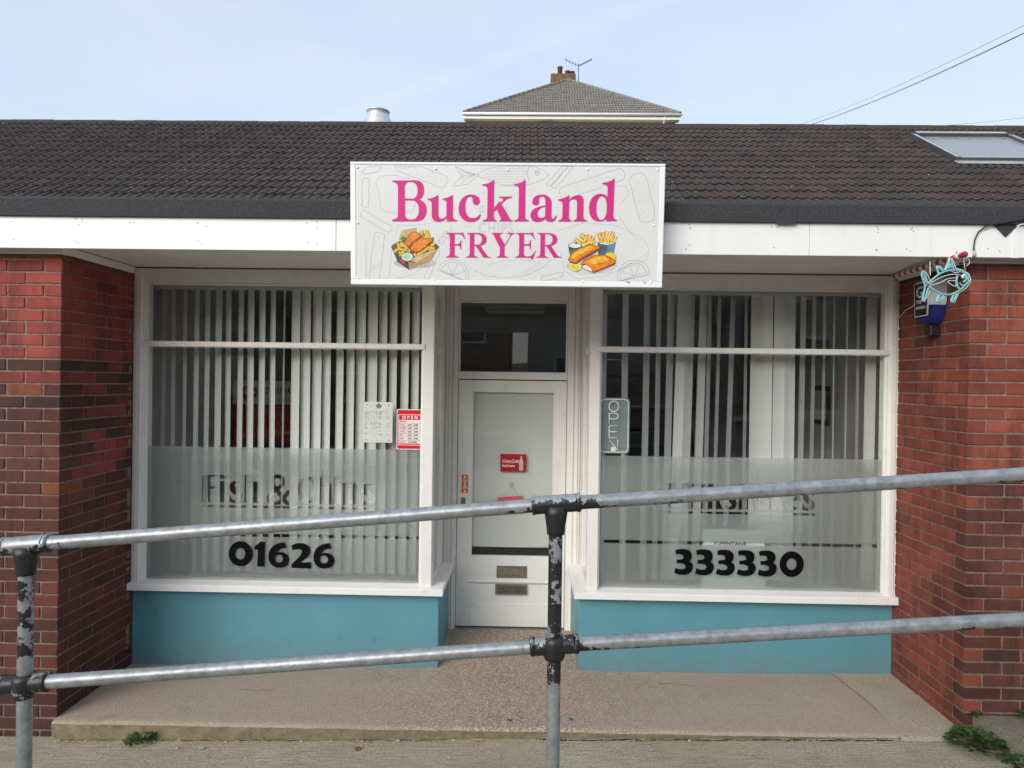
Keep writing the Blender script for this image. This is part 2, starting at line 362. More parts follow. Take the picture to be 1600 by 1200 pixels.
# flat shapes from outlines (outer loops and holes), extruded
def parse(path):
    """mini SVG: M L C Z, absolute"""
    loops, cur, tok = [], [], path.replace(',', ' ').split(); i = 0; cmd = None
    num = lambda k: float(tok[k])
    while i < len(tok):
        if tok[i].isalpha(): cmd = tok[i]; i += 1
        if cmd == 'Z':
            if cur: loops.append(cur)
            cur = []; continue
        if cmd == 'M':
            if cur: loops.append(cur)
            cur = [(num(i), num(i + 1))]; i += 2; cmd = 'L'
        elif cmd == 'L': cur.append((num(i), num(i + 1))); i += 2
        elif cmd == 'C':
            p0 = cur[-1]; p = [(num(i + 2 * k), num(i + 2 * k + 1)) for k in range(3)]; i += 6
            for q in range(1, 9):
                u = q / 8; a, b, c, d = (1 - u) ** 3, 3 * u * (1 - u) ** 2, 3 * u * u * (1 - u), u ** 3
                cur.append((a * p0[0] + b * p[0][0] + c * p[1][0] + d * p[2][0], a * p0[1] + b * p[0][1] + c * p[1][1] + d * p[2][1]))
    if cur: loops.append(cur)
    return loops
def ell(cx, cy, rx, ry, n=36): return [(cx + rx * math.cos(2 * PI * k / n), cy + ry * math.sin(2 * PI * k / n)) for k in range(n)]
def rrect(x0, x1, y0, y1, r, n=6):
    o = []
    for cx, cy, a0 in ((x1 - r, y1 - r, 0), (x0 + r, y1 - r, 90), (x0 + r, y0 + r, 180), (x1 - r, y0 + r, 270)):
        for k in range(n + 1):
            a = math.radians(a0 + 90 * k / n); o.append((cx + r * math.cos(a), cy + r * math.sin(a)))
    return o
def fill(loops, thick=.0006):
    """filled 2D loops -> mesh in the XZ plane, front at y=-thick, back at y=0"""
    cu = bpy.data.curves.new('outline', 'CURVE'); cu.dimensions = '2D'; cu.fill_mode = 'BOTH'; cu.extrude = thick / 2
    for lp in loops:
        sp = cu.splines.new('POLY'); sp.points.add(len(lp) - 1); sp.use_cyclic_u = True
        for q, (x, y) in zip(sp.points, lp): q.co = (x, y, 0, 1)
    return curve_to_mesh(cu, thick)
def curve_to_mesh(cu, thick):
    ob = bpy.data.objects.new('tmp', cu); C.objects.link(ob)
    dg = bpy.context.evaluated_depsgraph_get(); me = bpy.data.meshes.new_from_object(ob.evaluated_get(dg))
    bpy.data.objects.remove(ob); 
    for v in me.vertices: v.co = (v.co.x, -v.co.z - thick / 2, v.co.y)
    me.materials.clear()
    return me
def text_mesh(s, size, thick=.0006, off=0.0, shear=0.0, spacing=1.0, align='LEFT', sx=1.0, line=1.0):
    cu = bpy.data.curves.new('lettering', 'FONT'); cu.body = s; cu.size = size; cu.extrude = thick / 2; cu.offset = off; cu.shear = shear
    cu.space_character = spacing; cu.align_x = align; cu.space_line = line; cu.resolution_u = 3
    me = curve_to_mesh(cu, thick)
    if sx != 1:
        for v in me.vertices: v.co.x *= sx
    return me
def text_loops(s, size, spacing=1.0, sx=1.0, off=0.0):
    cu = bpy.data.curves.new('lettering', 'FONT'); cu.body = s; cu.size = size; cu.space_character = spacing
    ob = bpy.data.objects.new('tmp', cu); C.objects.link(ob)
    dg = bpy.context.evaluated_depsgraph_get(); c2 = ob.evaluated_get(dg).to_curve(dg)
    loops = []
    for sp in c2.splines:
        pts = sp.bezier_points; n = len(pts); lp = []
        for i in range(n):
            p0, p1 = pts[i], pts[(i + 1) % n]; a, b, c, d = p0.co, p0.handle_right, p1.handle_left, p1.co
            for q in range(4):
                u = q / 4; v = a * (1 - u) ** 3 + b * 3 * u * (1 - u) ** 2 + c * 3 * u * u * (1 - u) + d * u ** 3
                lp.append((v.x * sx, v.y))
        if len(lp) > 2: loops.append(lp)
    ob.evaluated_get(dg).to_curve_clear(); bpy.data.objects.remove(ob)
    return loops
def place(name, me, mat, parent, loc, inv=True, rot=None):
    o = link(name, me, mat, None)
    o.location = loc
    if rot: o.rotation_euler = rot
    if parent is not None:
        o.parent = parent
        if inv: o.matrix_parent_inverse = parent_world(parent).inverted()
    return o
def ribbon(pl, wd, closed=False):
    """flat stroke along a polyline -> list of quads (2D)"""
    q = []; n = len(pl)
    for i in range(n if closed else n - 1):
        a, b = Vector(pl[i]), Vector(pl[(i + 1) % n]); d = b - a
        if d.length < 1e-6: continue
        p = Vector((-d.y, d.x)).normalized() * wd / 2; e = d.normalized() * wd * .25
        q.append([a - e + p, b + e + p, b + e - p, a - e - p])
    return q
def strokes_mesh(name, polys, y=0.0):
    vs_, fs = [], []
    for p in polys:
        k = len(vs_); vs_ += [(v[0], y, v[1]) for v in p]; fs.append(tuple(range(k, k + len(p))))
    me = bpy.data.meshes.new(name); me.from_pydata(vs_, [], fs); return me

# ==================================================================================================
# THE GROUND
# ==================================================================================================
def lower_z(x): return -.052 + .025 * max(-3.2, min(3.4, x))
def slab_z(x): return .008 + .006 * x
def street_z(x): return .55 + .09 * max(-14, min(14, x))
def sheet(name, mat, x0, x1, y0, y1, zf, nx, ny):
    vs_ = [(x0 + (x1 - x0) * i / nx, y0 + (y1 - y0) * j / ny, zf(x0 + (x1 - x0) * i / nx, y0 + (y1 - y0) * j / ny)) for j in range(ny + 1) for i in range(nx + 1)]
    fs = [(j * (nx + 1) + i, j * (nx + 1) + i + 1, (j + 1) * (nx + 1) + i + 1, (j + 1) * (nx + 1) + i) for j in range(ny) for i in range(nx)]
    me = bpy.data.meshes.new(name); me.from_pydata(vs_, [], fs); return struct(link(name, me, mat))
M['grass'] = plain('rough_grass', (.05, .08, .025), .9, .3, 3, .6, 12)
sheet('ground', M['grass'], -900, 900, -900, 900, lambda x, y: -1.6, 6, 6)
sheet('lower_pavement', M['pavement'], -9, 9, 2.07, 4.0, lambda x, y: lower_z(x) + .004 * mnoise.noise((x * 1.3, y * 1.3, 0)), 90, 16)
# retaining wall that carries the railing, road side above it
rw = MB()
N = 28
for i in range(N):
    xa, xb = -14 + i, -13 + i
    za, zb = street_z(xa) - .004, street_z(xb) - .004
    rw.poly([(xa, 1.86, -.6), (xb, 1.86, -.6), (xb, 1.86, zb), (xa, 1.86, za)], (0, .2, 0))
tag(rw.build('retaining_wall', M['kerb']), 'concrete retaining wall under the tubular railing', 'wall')
sheet('upper_footway', M['pavement'], -14, 14, -1.4, 1.86, lambda x, y: street_z(x), 28, 4)
sheet('road', M['asphalt'], -40, 40, -8.6, -1.52, lambda x, y: street_z(x) - .12, 80, 4)
kb = MB()
for i in range(28):
    xa, xb = -14 + i, -13 + i
    kb.poly([(xa, -1.52, street_z(xa) - .3), (xb, -1.52, street_z(xb) - .3), (xb, -1.52, street_z(xb) + .004), (xa, -1.52, street_z(xa) + .004)], (0, .12, 0))
struct(kb.build('kerb', M['patch']))
sheet('far_footway', M['pavement'], -40, 40, -10.6, -8.6, lambda x, y: street_z(x), 40, 2)
sheet('front_gardens', M['grass'], -40, 40, -40, -10.6, lambda x, y: street_z(x) + .05 + max(0, -y - 16) * .12, 40, 10)
sheet('hillside', M['grass'], -60, 60, 18, 90, lambda x, y: 2.0 + min(1, max(0, (y - 18) / 14)) * 8.0 + mnoise.noise((x * .05, y * .05, 3)) * .5, 30, 18)

# the shop's raised forecourt slab: worn front edge, gentle ramp up to the door
def slab_top(x, y):
    z = slab_z(x) + .004 * mnoise.noise((x * 2.1, y * 2.1, 7))
    if y > 4.55 and -.7 < x < .55: z += .045 * min(1, (y - 4.55) / .75) ** 1.3
    return z
xs = [-2.80 + 5.417 * i / 160 for i in range(161)]
ys = [3.885, 3.888, 3.893, 3.902, 3.915] + [3.94 + (5.46 - 3.94) * j / 40 for j in range(41)]
vs_, fs = [], []
for j, y in enumerate(ys):
    for x in xs:
        e = .007 * mnoise.noise((x * 9, 3.1, 0)) + .004 * mnoise.noise((x * 31, 8.1, 0))
        drop = max(0, .914 + 3 - y) / .03
        z = slab_top(x, y) - .016 * min(1, drop) ** 2
        vs_.append((x, y + (e if j < 5 else 0) , z))
W = len(xs)
for j in range(len(ys) - 1):
    for i in range(W - 1): fs.append((j * W + i, j * W + i + 1, (j + 1) * W + i + 1, (j + 1) * W + i))
me = bpy.data.meshes.new('forecourt_slab'); me.from_pydata(vs_, [], fs); me.shade_smooth()
slab = struct(link('forecourt_slab', me, M['slab']))
vs_, fs = [], []
for k in range(8):
    for i, x in enumerate(xs):
        e = .007 * mnoise.noise((x * 9, 3.1, 0)) + .004 * mnoise.noise((x * 31, 8.1, 0))
        zt = slab_top(x, 3.885) - .0155; zb = min(lower_z(x), zt) - .03
        f = k / 7
        vs_.append((x, 3.885 + e + f * .008 + .006 * mnoise.noise((x * 14, f * 3, 2)) * (f > 0), zt + (zb - zt) * f))
for k in range(7):
    for i in range(W - 1): fs.append((k * W + i, (k + 1) * W + i, (k + 1) * W + i + 1, k * W + i + 1))
me = bpy.data.meshes.new('slab_riser'); me.from_pydata(vs_, [], fs); me.shade_smooth()
link('slab_riser', me, M['slab_edge'], slab)
# left end of the slab
MB().poly([(-2.799, 3.893, -.2), (-2.799, 4.0, -.2), (-2.799, 4.0, slab_z(-2.8) - .004), (-2.799, 3.893, slab_z(-2.8) - .02)]).build('slab_end', M['slab_edge'], slab)
# cracks and the dirty open joint along the foot of the step
def crack(pts, w_, zf, rough=.012):
    P_ = []
    for (xa, ya), (xb, yb) in zip(pts, pts[1:]):
        n_c = max(2, int(math.hypot(xb - xa, yb - ya) / .025))
        for k in range(n_c): u = k / n_c; P_.append((xa + (xb - xa) * u + random.uniform(-1, 1) * rough * .5, ya + (yb - ya) * u + random.uniform(-1, 1) * rough))
    vs_, fs = [], []
    for i, (x, y) in enumerate(P_):
        h = w_ * random.uniform(.35, 1.2); vs_ += [(x, y - h, zf(x, y)), (x, y + h, zf(x, y))]
        if i: k = 2 * i; fs.append((k - 2, k, k + 1, k - 1))
    me = bpy.data.meshes.new('crack'); me.from_pydata(vs_, [], fs); link('crack', me, M['crack'], slab)
M['crack'] = plain('crack_dirt', (.035, .028, .02), .95, .3, 30)
crack([(.95, 4.52), (1.12, 4.50), (1.22, 4.44)], .0022, lambda x, y: slab_top(x, y) + .0025)
crack([(-1.9, 4.35), (-1.72, 4.30), (-1.6, 4.34)], .0018, lambda x, y: slab_top(x, y) + .0025)
crack([(-2.75, 3.876), (-.4, 3.872)], .0035, lambda x, y: lower_z(x) + .006, .003)
crack([(.1, 3.872), (1.1, 3.868), (2.19, 3.862)], .006, lambda x, y: lower_z(x) + .006, .006)
# paler concrete patch against the right pier
pts = [(2.222, 4.70), (2.265, 4.5), (2.235, 4.2), (2.205, 3.95), (2.20, 3.86), (2.48, 3.86), (2.56, 3.90), (2.63, 3.94), (2.63, 4.70)]
mb = MB(); n_ = 26
rows = []
for j in range(n_ + 1):
    y = 3.862 + .838 * max(0, j - 1) / (n_ - 1)
    xl = 2.215 + .03 * math.sin((y - 3.86) * 4.4) + .012 * mnoise.noise((y * 9, 1, 5)); row = []
    for i in range(9):
        x = xl + (2.632 - xl) * i / 8
        z0_ = slab_z(x) + .009; zb = lower_z(x) + .014
        f = min(1, max(0, (y - 3.875) / .30)) if j else -4; row.append(mb.bm.verts.new((x, y, zb + (z0_ - zb) * f + .003 * mnoise.noise((x * 5, y * 5, 1)))))
    rows.append(row)
for a, b in zip(rows, rows[1:]):
    for i in range(8): mb.bm.faces.new([a[i], a[i + 1], b[i + 1], b[i]]).smooth = True
struct(mb.build('concrete_patch', M['patch']))
# low concrete step beside the right pier
st = empty('concrete_step', (2.95, 3.9, -.05), 'low mossy concrete step against the right brick pier', 'step')
mb = MB()
top = [(2.668, 3.925), (3.6, 3.925), (3.6, 3.0), (2.93, 3.40), (2.80, 3.60), (2.70, 3.80)]
zt = lambda x, y: .128 + .0 * x
a = [mb.bm.verts.new((x, y, .135 + .012 * mnoise.noise((x * 5, y * 5, 0)))) for x, y in top]
b = [mb.bm.verts.new((x + (-.012 if i > 2 else 0), y, -.12)) for i, (x, y) in enumerate(top)]
mb.bm.faces.new(a); mb.bm.faces.new(list(reversed(b)))
for i in range(6): mb.bm.faces.new([a[i], b[i], b[(i + 1) % 6], a[(i + 1) % 6]])
bmesh.ops.bevel(mb.bm, geom=[e for e in mb.bm.edges if all(v in a for v in e.verts)], offset=.012, segments=2, affect='EDGES')
mb.build('step_block', M['kerb'], st)

# ==================================================================================================
# BRICK PIERS
# ==================================================================================================
def brick_mesh(L_, H_, W_, sd_):
    rnd = random.Random(sd_); mb = MB(); mb.box(-L_ / 2, L_ / 2, -W_ / 2, W_ / 2, -H_ / 2, H_ / 2, .0035)
    for v in mb.bm.verts: v.co += Vector([rnd.uniform(-.0019, .0019) for _ in range(3)])
    me = mb.mesh('brick'); me.materials.append(M['brick']); return me
BR = {'full': [brick_mesh(.2145, .0645, .1025, i) for i in range(4)], 'half': [brick_mesh(.102, .0645, .1025, 10 + i) for i in range(3)]}
def brick_col(side, face, z, rnd):
    red = (.29, .052, .048); red2 = (.23, .043, .040); purple = (.085, .030, .029); brown = (.110, .034, .031); orange = (.22, .065, .038); deep = (.066, .026, .025)
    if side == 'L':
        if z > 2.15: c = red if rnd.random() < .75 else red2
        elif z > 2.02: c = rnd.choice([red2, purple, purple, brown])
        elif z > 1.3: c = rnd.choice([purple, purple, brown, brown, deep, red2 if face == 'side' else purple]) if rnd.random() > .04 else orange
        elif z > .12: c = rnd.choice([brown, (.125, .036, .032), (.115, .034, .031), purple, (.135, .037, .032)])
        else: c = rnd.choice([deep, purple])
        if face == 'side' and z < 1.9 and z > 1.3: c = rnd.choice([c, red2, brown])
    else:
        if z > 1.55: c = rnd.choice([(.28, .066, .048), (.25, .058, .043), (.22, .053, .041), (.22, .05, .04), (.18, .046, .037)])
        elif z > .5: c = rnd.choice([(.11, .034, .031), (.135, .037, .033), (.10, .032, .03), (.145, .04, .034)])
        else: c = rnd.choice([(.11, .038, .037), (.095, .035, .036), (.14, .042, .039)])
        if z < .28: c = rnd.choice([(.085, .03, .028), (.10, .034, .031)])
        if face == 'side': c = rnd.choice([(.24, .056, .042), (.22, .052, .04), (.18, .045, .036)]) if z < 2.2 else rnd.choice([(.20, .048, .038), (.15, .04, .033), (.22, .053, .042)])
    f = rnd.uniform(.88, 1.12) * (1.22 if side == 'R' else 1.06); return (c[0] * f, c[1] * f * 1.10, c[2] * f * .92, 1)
def brick_pier(name, label, side, xc, sgn, joint_z, nrow, zb, x_out, x_far):
    """sgn -1: wall runs to -x from corner xc; its inner face looks to +x"""
    rnd = random.Random(3 if side == 'L' else 5)
    t_ = empty(name, (xc, 3.93, zb), label, 'brick wall')
    ztop = 2.79
    core = MB(); x0, x1 = sorted((xc - sgn * .006, x_far))
    core.box(min(xc + sgn * .006, x_far), max(xc + sgn * .006, x_far), 3.936, 4.80, zb - .1, ztop)
    co = core.build('mortar_core', M['mortar'], t_)
    far = MB()
    def put(cx, cy, cz, kind, along, face):
        o = link('brick', rnd.choice(BR[kind]), None, co, False)
        o.location = (cx, cy, cz); o.rotation_euler = (rnd.choice((0, PI)), 0, (0 if along == 'x' else PI / 2) + rnd.choice((0, PI)) + rnd.uniform(-.003, .003))
        o.location.x += rnd.uniform(-.0015, .0015); o.location.y += rnd.uniform(-.0012, .0012)
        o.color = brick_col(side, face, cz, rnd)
    for k in range(-1, nrow):
        zc = joint_z - .075 * (k + .5)
        if k == -1:                                             # the course cut off by the trim above it
            zc = joint_z + .005 + (ztop - joint_z - .005) / 2 - .001
        even = (k % 2 == 0) if side == 'L' else (k % 2 == 0)
        # at the corner: even courses show a header in front (brick runs back), odd ones a stretcher
        sc_z = 1 if k >= 0 else (ztop - joint_z - .008) / .0645
        def P(*a):
            put(*a)
            if sc_z != 1: co.children[-1].scale = (1, 1, sc_z)
        if even:
            P(xc + sgn * .05125, 3.93 + .10725, zc, 'full', 'y', 'side'); x = .1125; y = .225
        else:
            P(xc + sgn * .10725, 3.93 + .05125, zc, 'full', 'x', 'front'); x = .225; y = .1125
        while xc + sgn * x > x_out if sgn < 0 else xc + sgn * x < x_out:
            P(xc + sgn * (x + .10725), 3.93 + .05125, zc, 'full', 'x', 'front'); x += .225
        while y < .70:
            if y + .2145 < .80: P(xc + sgn * .05125, 3.93 + y + .10725, zc, 'full', 'y', 'side'); y += .225
            else: P(xc + sgn * .05125, 3.93 + y + .05125, zc, 'half', 'y', 'side'); y += .1125
        while abs(xc + sgn * x) < abs(x_far) - .1:              # beyond the frame: one joined mesh
            xa, xb = sorted((xc + sgn * x, xc + sgn * (x + .2145)))
            far.box(xa, xb, 3.93, 4.03, zc - .032 * sc_z, zc + .032 * sc_z); x += .225
    f = far.build('brick_field', M['brick_far'], t_); f['kind'] = 'stuff'
    return t_
pierL = brick_pier('brick_pier', 'red and purple brick pier at the left of the shop, behind the left railing post', 'L', -2.80, -1, 2.76, 39, -.15, -3.30, -5.2)
pierR = brick_pier('brick_pier', 'orange red brick pier at the right, beside the hanging fish sign', 'R', 2.617, 1, 2.77, 37, .10, 3.10, 5.2)
# white timber trims between the bricks and the canopy
for t_, xa, xb, xi in ((pierL, -5.2, -2.80, -2.80), (pierR, 2.617, 5.2, 2.617)):
    box('head_trim', M['white_paint'], t_, min(xa, xb), max(xa, xb), 3.915, 3.99, 2.792, 2.828, .004)
    if xi < 0: box('side_trim', M['white_paint'], t_, -2.812, -2.782, 3.915 + .002, 4.66, 2.796, 2.843, .003)
    else: box('side_trim', M['white_paint'], t_, 2.60, 2.629, 3.917, 4.66, 2.800, 2.843, .003)
# sealant and render line where the joinery meets the bricks
mb = MB()
for k in range(120):
    z = .02 + k * .0228; r = random.uniform(.0, .004)
    mb.box(-2.803, -2.8025 + r, 4.625 - r * 2, 4.655, z, z + .0225)
mb.build('mortar_fillet', M['mortar'], pierL)

# ==================================================================================================
# SHOP BUILDING: stall risers, joinery, canopy, roofs, room
# ==================================================================================================
shop = empty('shop_building', (0, 4.7, 0), 'single storey chip shop with white timber front, teal risers and tiled roof behind', 'shop')
WY = 4.72           # window plane
# stall risers (teal)
def riser(x0, x1, xs_in, right):
    mb = MB()
    mb.box(x0, x1, 4.69, 4.88, -.06, .5405, .004)
    o = mb.build('stall_riser', M['teal'], shop)
    if right: box('stall_return', M['teal'], shop, x0, x0 + .14, 4.879, 5.335, -.06, .5403, .003)
    else: box('stall_return', M['teal'], shop, x1 - .14, x1, 4.879, 5.335, -.06, .5403, .003)
riser(-2.80, -.588, 0, False); riser(.411, 2.617, 0, True)

BOLD = {'F': (66, 'M 0,0 L 0,100 L 62,100 L 62,91 L 34,91 L 34,58 L 55,58 L 55,49 L 34,49 L 34,0 Z'), 'i': (34, 'M 0,0 L 0,78 L 30,78 L 30,0 Z M 0,86 L 0,100 L 30,100 L 30,86 Z'), 'l': (33, 'M 0,0 L 0,100 L 29,100 L 29,0 Z'),
 's': (62, 'M 4,4 L 4,24 L 8,24 C 10,10 34,4 34,16 C 34,28 4,34 4,56 C 4,84 42,82 54,72 L 54,56 L 50,56 C 46,70 26,74 26,64 C 26,50 58,46 58,22 C 58,-4 20,-6 4,4 Z'),
 'h': (69, 'M 0,0 L 0,100 L 28,100 L 28,70 C 38,82 64,82 65,60 L 65,0 L 36,0 L 36,56 C 36,68 28,64 28,54 L 28,0 Z'),
 'C': (69, 'M 64,8 L 64,26 L 60,26 C 54,8 34,2 34,50 C 34,98 54,94 60,72 L 64,72 L 64,92 C 50,104 0,108 0,50 C 0,-8 50,-4 64,8 Z'),
 'p': (70, 'M 0,-3 L 0,78 L 28,78 L 28,72 C 40,84 66,80 66,40 C 66,-2 40,-6 28,6 L 28,-3 Z M 29,20 C 36,8 40,20 40,40 C 40,62 36,68 29,58 Z'),
 'M': (100, 'M 0,0 L 0,100 L 34,100 L 50,42 L 64,100 L 96,100 L 96,0 L 66,0 L 66,72 L 46,0 L 40,0 L 10,78 L 10,0 Z'),
 'k': (70, 'M 0,0 L 0,100 L 28,100 L 28,52 L 50,78 L 63,78 L 44,52 L 68,0 L 38,0 L 28,28 L 28,0 Z'),
 'a': (66, 'M 62,0 L 62,50 C 62,86 10,84 4,66 L 4,54 L 8,54 C 14,70 34,72 34,56 L 34,48 C 0,44 -2,30 0,18 C 2,-4 26,-6 34,8 L 34,0 Z M 33,40 C 25,36 25,12 33,16 Z'),
 'e': (63, 'M 58,22 C 50,-6 0,-10 0,40 C 0,86 59,88 59,38 L 28,38 C 28,6 46,6 54,24 Z M 28.5,46 L 36,46 C 36,76 29,74 28.5,46 Z'), ' ': (14, '')}
def bold_loops(word):
    x = 0; out_ = []
    for ch in word:
        if ch == '&':
            lp = text_loops('&', 1.0); x0 = min(p[0] for l in lp for p in l); x1 = max(p[0] for l in lp for p in l); y0 = min(p[1] for l in lp for p in l); y1 = max(p[1] for l in lp for p in l)
            out_ += [[(x + (a - x0) / (x1 - x0) * 104, -12 + (b - y0) / (y1 - y0) * 118) for a, b in l] for l in lp]; x += 110; continue
        adv, path = BOLD[ch]; out_ += [[(x + a, b) for a, b in l] for l in parse(path)] if path else []; x += adv + 4
    return out_
FISH = "Fish & Chips"; MILK = "Milkshakes"
def film_mesh(x0, x1, z0, z1, word, wx0, wx1, wz0, wz1, slot):
    """frosted film with the word, its underline and a long slot cut clear"""
    lp = bold_loops(word)
    xmin = min(p[0] for l in lp for p in l); xmax = max(p[0] for l in lp for p in l)
    ymin = 0.0; ymax = 100.0
    fx = lambda x: wx0 + (x - xmin) / (xmax - xmin) * (wx1 - wx0); fy = lambda y: wz0 + (y - ymin) / (ymax - ymin) * (wz1 - wz0)
    lp = [[(fx(x), fy(y)) for x, y in l] for l in lp]
    lp = [[(x, max(z, wz0 - .012)) for x, z in l] for l in lp]
    loops = [[(x0, z0), (x1, z0), (x1, z1), (x0, z1)]] + lp
    loops.append([(wx0, wz0 - .036), (wx1, wz0 - .036), (wx1, wz0 - .020), (wx0, wz0 - .020)])
    loops.append([(x0 + .02, slot), (x1 - .02, slot), (x1 - .02, slot + .023), (x0 + .02, slot + .023)])
    return fill(loops, .0012)

def shop_window(side):
    Lf = side == 'L'
    xo0, xo1 = (-2.799, -.64) if Lf else (.462, 2.626)           # outside of the frame
    g0, g1 = (-2.72, -.722) if Lf else (.538, 2.549)             # glass
    fr = MB()
    fr.box(xo0, g0, 4.665, 4.78, .592, 2.838, .004)
    fr.box(g1, xo1, 4.665, 4.78, .592, 2.838, .004)
    fr.box(g0 - .001, g1 + .001, 4.672, 4.78, 2.738, 2.838, .003)
    # inner beads
    fr.box(g0 - .001, g0 + .012, 4.685, 4.712, .60, 2.737, .003); fr.box(g1 - .012, g1 + .001, 4.685, 4.712, .60, 2.737, .003)
    fr.box(g0 + .011, g1 - .011, 4.685, 4.712, 2.724, 2.7385, .003)
    if Lf: fr.box(-2.775, -2.735, 4.652, 4.668, .593, 2.80, .003)
    else: fr.box(2.563, 2.60, 4.652, 4.668, .593, 2.80, .003)
    win = fr.build('shop_window', M['white_paint'], shop)
    win['label'] = 'left shop window with frosted lower half' if Lf else 'right shop window with frosted lower half'
    box('transom_bar', M['white_paint'], win, g0 - .02, g1 + .02, 4.655, 4.76, 2.278, 2.318, .006)
    box('pane', M['glass'], win, g0, g1, 4.716, 4.722, .60, 2.277, 0); box('pane', M['glass'], win, g0, g1, 4.716, 4.722, 2.319, 2.737, 0)
    # frosted film on the inside
    if Lf: me = film_mesh(g0 + .002, g1 - .002, .602, 1.560, FISH, -2.318, -1.060, 1.160, 1.358, .915)
    else: me = film_mesh(g0 + .002, g1 - .002, .602, 1.541, MILK, 1.040, 2.077, 1.172, 1.352, .916)
    me.materials.append(M['film']); fo = place('frosted_film', me, None, win, (0, 4.7245, 0))
    # sill with sloping top and moulded nose
    sx0, sx1 = (-2.796, -.553) if Lf else (.372, 2.622)
    mb = MB()
    prof = [(4.615, .545), (4.615, .585), (4.622, .590), (4.76, .603), (4.76, .545)]
    mb.poly([(sx0, y, z) for y, z in prof], (sx1 - sx0, 0, 0))
    so_ = mb.build('window_sill', M['sill_paint'], win)
    mb = MB()
    if Lf: prof = [(-.553, .5455), (-.553, .5855), (-.560, .5905), (-.66, .601), (-.66, .5455)]
    else: prof = [(.372, .5455), (.372, .5855), (.379, .5905), (.48, .601), (.48, .5455)]
    mb.poly([(x, 4.755, z) for x, z in prof], (0, .573, 0)); mb.build('return_sill', M['sill_paint'], win)
    # lobby side light
    px_ = -.652 if Lf else .474; s_ = 1 if Lf else -1
    sf = MB(); xa, xb = sorted((px_ - s_ * .03, px_ + s_ * .012))
    sf.box(xa, xb, 5.09, 5.335, .598, 2.838, .004); sf.box(xa, xb, 4.781, 5.0895, 2.70, 2.838, .003); sf.box(xa, xb + .0, 4.781, 5.0895, .598, .64, .003)
    sf.build('side_frame', M['white_paint'], win)
    xa2, xb2 = sorted((px_ - s_ * .02, px_ + s_ * .024)); box('side_bar', M['white_paint'], win, xa2, xb2, 4.785, 5.115, 2.262, 2.318, .005)
    box('side_pane', M['glass'], win, px_ - .003, px_ + .003, 4.781, 5.09, .641, 2.2615, 0); box('side_pane', M['glass'], win, px_ - .003, px_ + .003, 4.781, 5.09, 2.3185, 2.699, 0)
    return win
winL = shop_window('L'); winR = shop_window('R')
# phone number digits in black vinyl
D = {'0': [ell(451, 685, 88, 92), ell(449, 685, 37, 42)],
     '1': parse('M 552,632 L 600,592 L 630,597 L 626,776 L 574,776 L 578,652 L 556,656 Z'),
     '6': parse('M 772,596 L 786,634 C 745,638 722,655 715,672 C 775,655 810,690 810,720 C 810,760 780,782 735,782 C 690,782 656,755 656,700 C 656,640 700,598 772,596 Z') + [ell(733, 716, 30, 29)],
     '2': parse('M 826,616 L 832,655 C 850,643 902,636 902,662 C 898,692 860,722 826,755 L 828,780 L 970,786 L 970,738 L 890,742 C 930,712 962,688 962,655 C 962,615 930,598 885,600 C 860,601 840,608 826,616 Z'),
     '3': parse('M 208,178 L 215,218 C 245,205 285,215 285,240 C 285,258 270,262 222,262 L 222,296 C 275,294 305,305 305,328 C 305,352 260,360 212,338 L 200,385 C 225,400 270,403 300,400 C 350,395 374,360 374,325 C 374,295 355,285 338,278 C 355,265 362,250 362,228 C 362,185 330,165 280,165 C 250,165 225,168 208,178 Z')}
def digits(win, items, kx, x_ref, px_ref, kz, z_ref, pz_ref, label):
    for d, dx, loops in items:
        lp = [[(x_ref + (x + dx - px_ref) * kx, z_ref - (y - pz_ref) * kz) for x, y in l] for l in loops]
        me = fill(lp, .0008); me.materials.append(M['vinyl_black']); place('digit', me, None, win, (0, 4.7145, 0))
k1 = .767 / 777
digits(winL, [('0', 0, D['0']), ('1', 0, D['1']), ('6', 0, D['6']), ('2', 0, D['2']), ('6', 331, D['6'])], k1, -2.115, 363, k1 * 1.0, .885, 592, '')
k2 = .916 / 1194
O2 = [ell(1283, 285, 111, 117), ell(1282, 286, 46, 52)]
digits(winR, [('3', 193 * i, D['3']) for i in range(5)] + [('0', 0, O2)], k2, 1.087, 200, k2 * 1.02, .885, 165, '')

# ---- door and its frame
df = MB()
def jamb(xa, xb): 
    df.box(xa, xb, 5.335, 5.46, .02, 2.838, .004)
jamb(-.64, -.537); jamb(.352, .462)
df.box(-.536, .351, 5.335, 5.46, 2.715, 2.838, .004)           # head
df.box(-.536, .351, 5.337, 5.46, 2.078, 2.140, .005)           # transom
for xa, xb in ((-.607, -.584), (-.572, -.560), (.392, .404), (.42, .442)): df.box(xa, xb, 5.322, 5.336, .03, 2.835, .004)
for xa, xb in ((-.536, -.522), (.337, .351)): df.box(xa, xb, 5.352, 5.40, 2.1405, 2.7145, .003)
df.box(-.521, .336, 5.352, 5.40, 2.70, 2.7145, .003)
dfr = df.build('door_frame', M['white_paint'], shop)
box('fanlight_pane', M['glass'], dfr, -.5215, .3365, 5.405, 5.411, 2.1405, 2.699, 0)
box('threshold', M['steel'], dfr, -.536, .351, 5.33, 5.45, .022, .058, .004)
dr = MB()
lx0, lx1, lz0, lz1 = -.533, .348, .064, 2.070
gx0, gx1, gz0, gz1 = -.420, .252, .640, 1.972
dr.box(lx0, gx0, 5.358, 5.40, lz0, lz1, .003); dr.box(gx1, lx1, 5.358, 5.40, lz0, lz1, .003)
dr.box(gx0 - .001, gx1 + .001, 5.3585, 5.40, gz1, lz1 - .001, .003)
dr.box(gx0 - .001, gx1 + .001, 5.3585, 5.40, .425, gz0, .003)
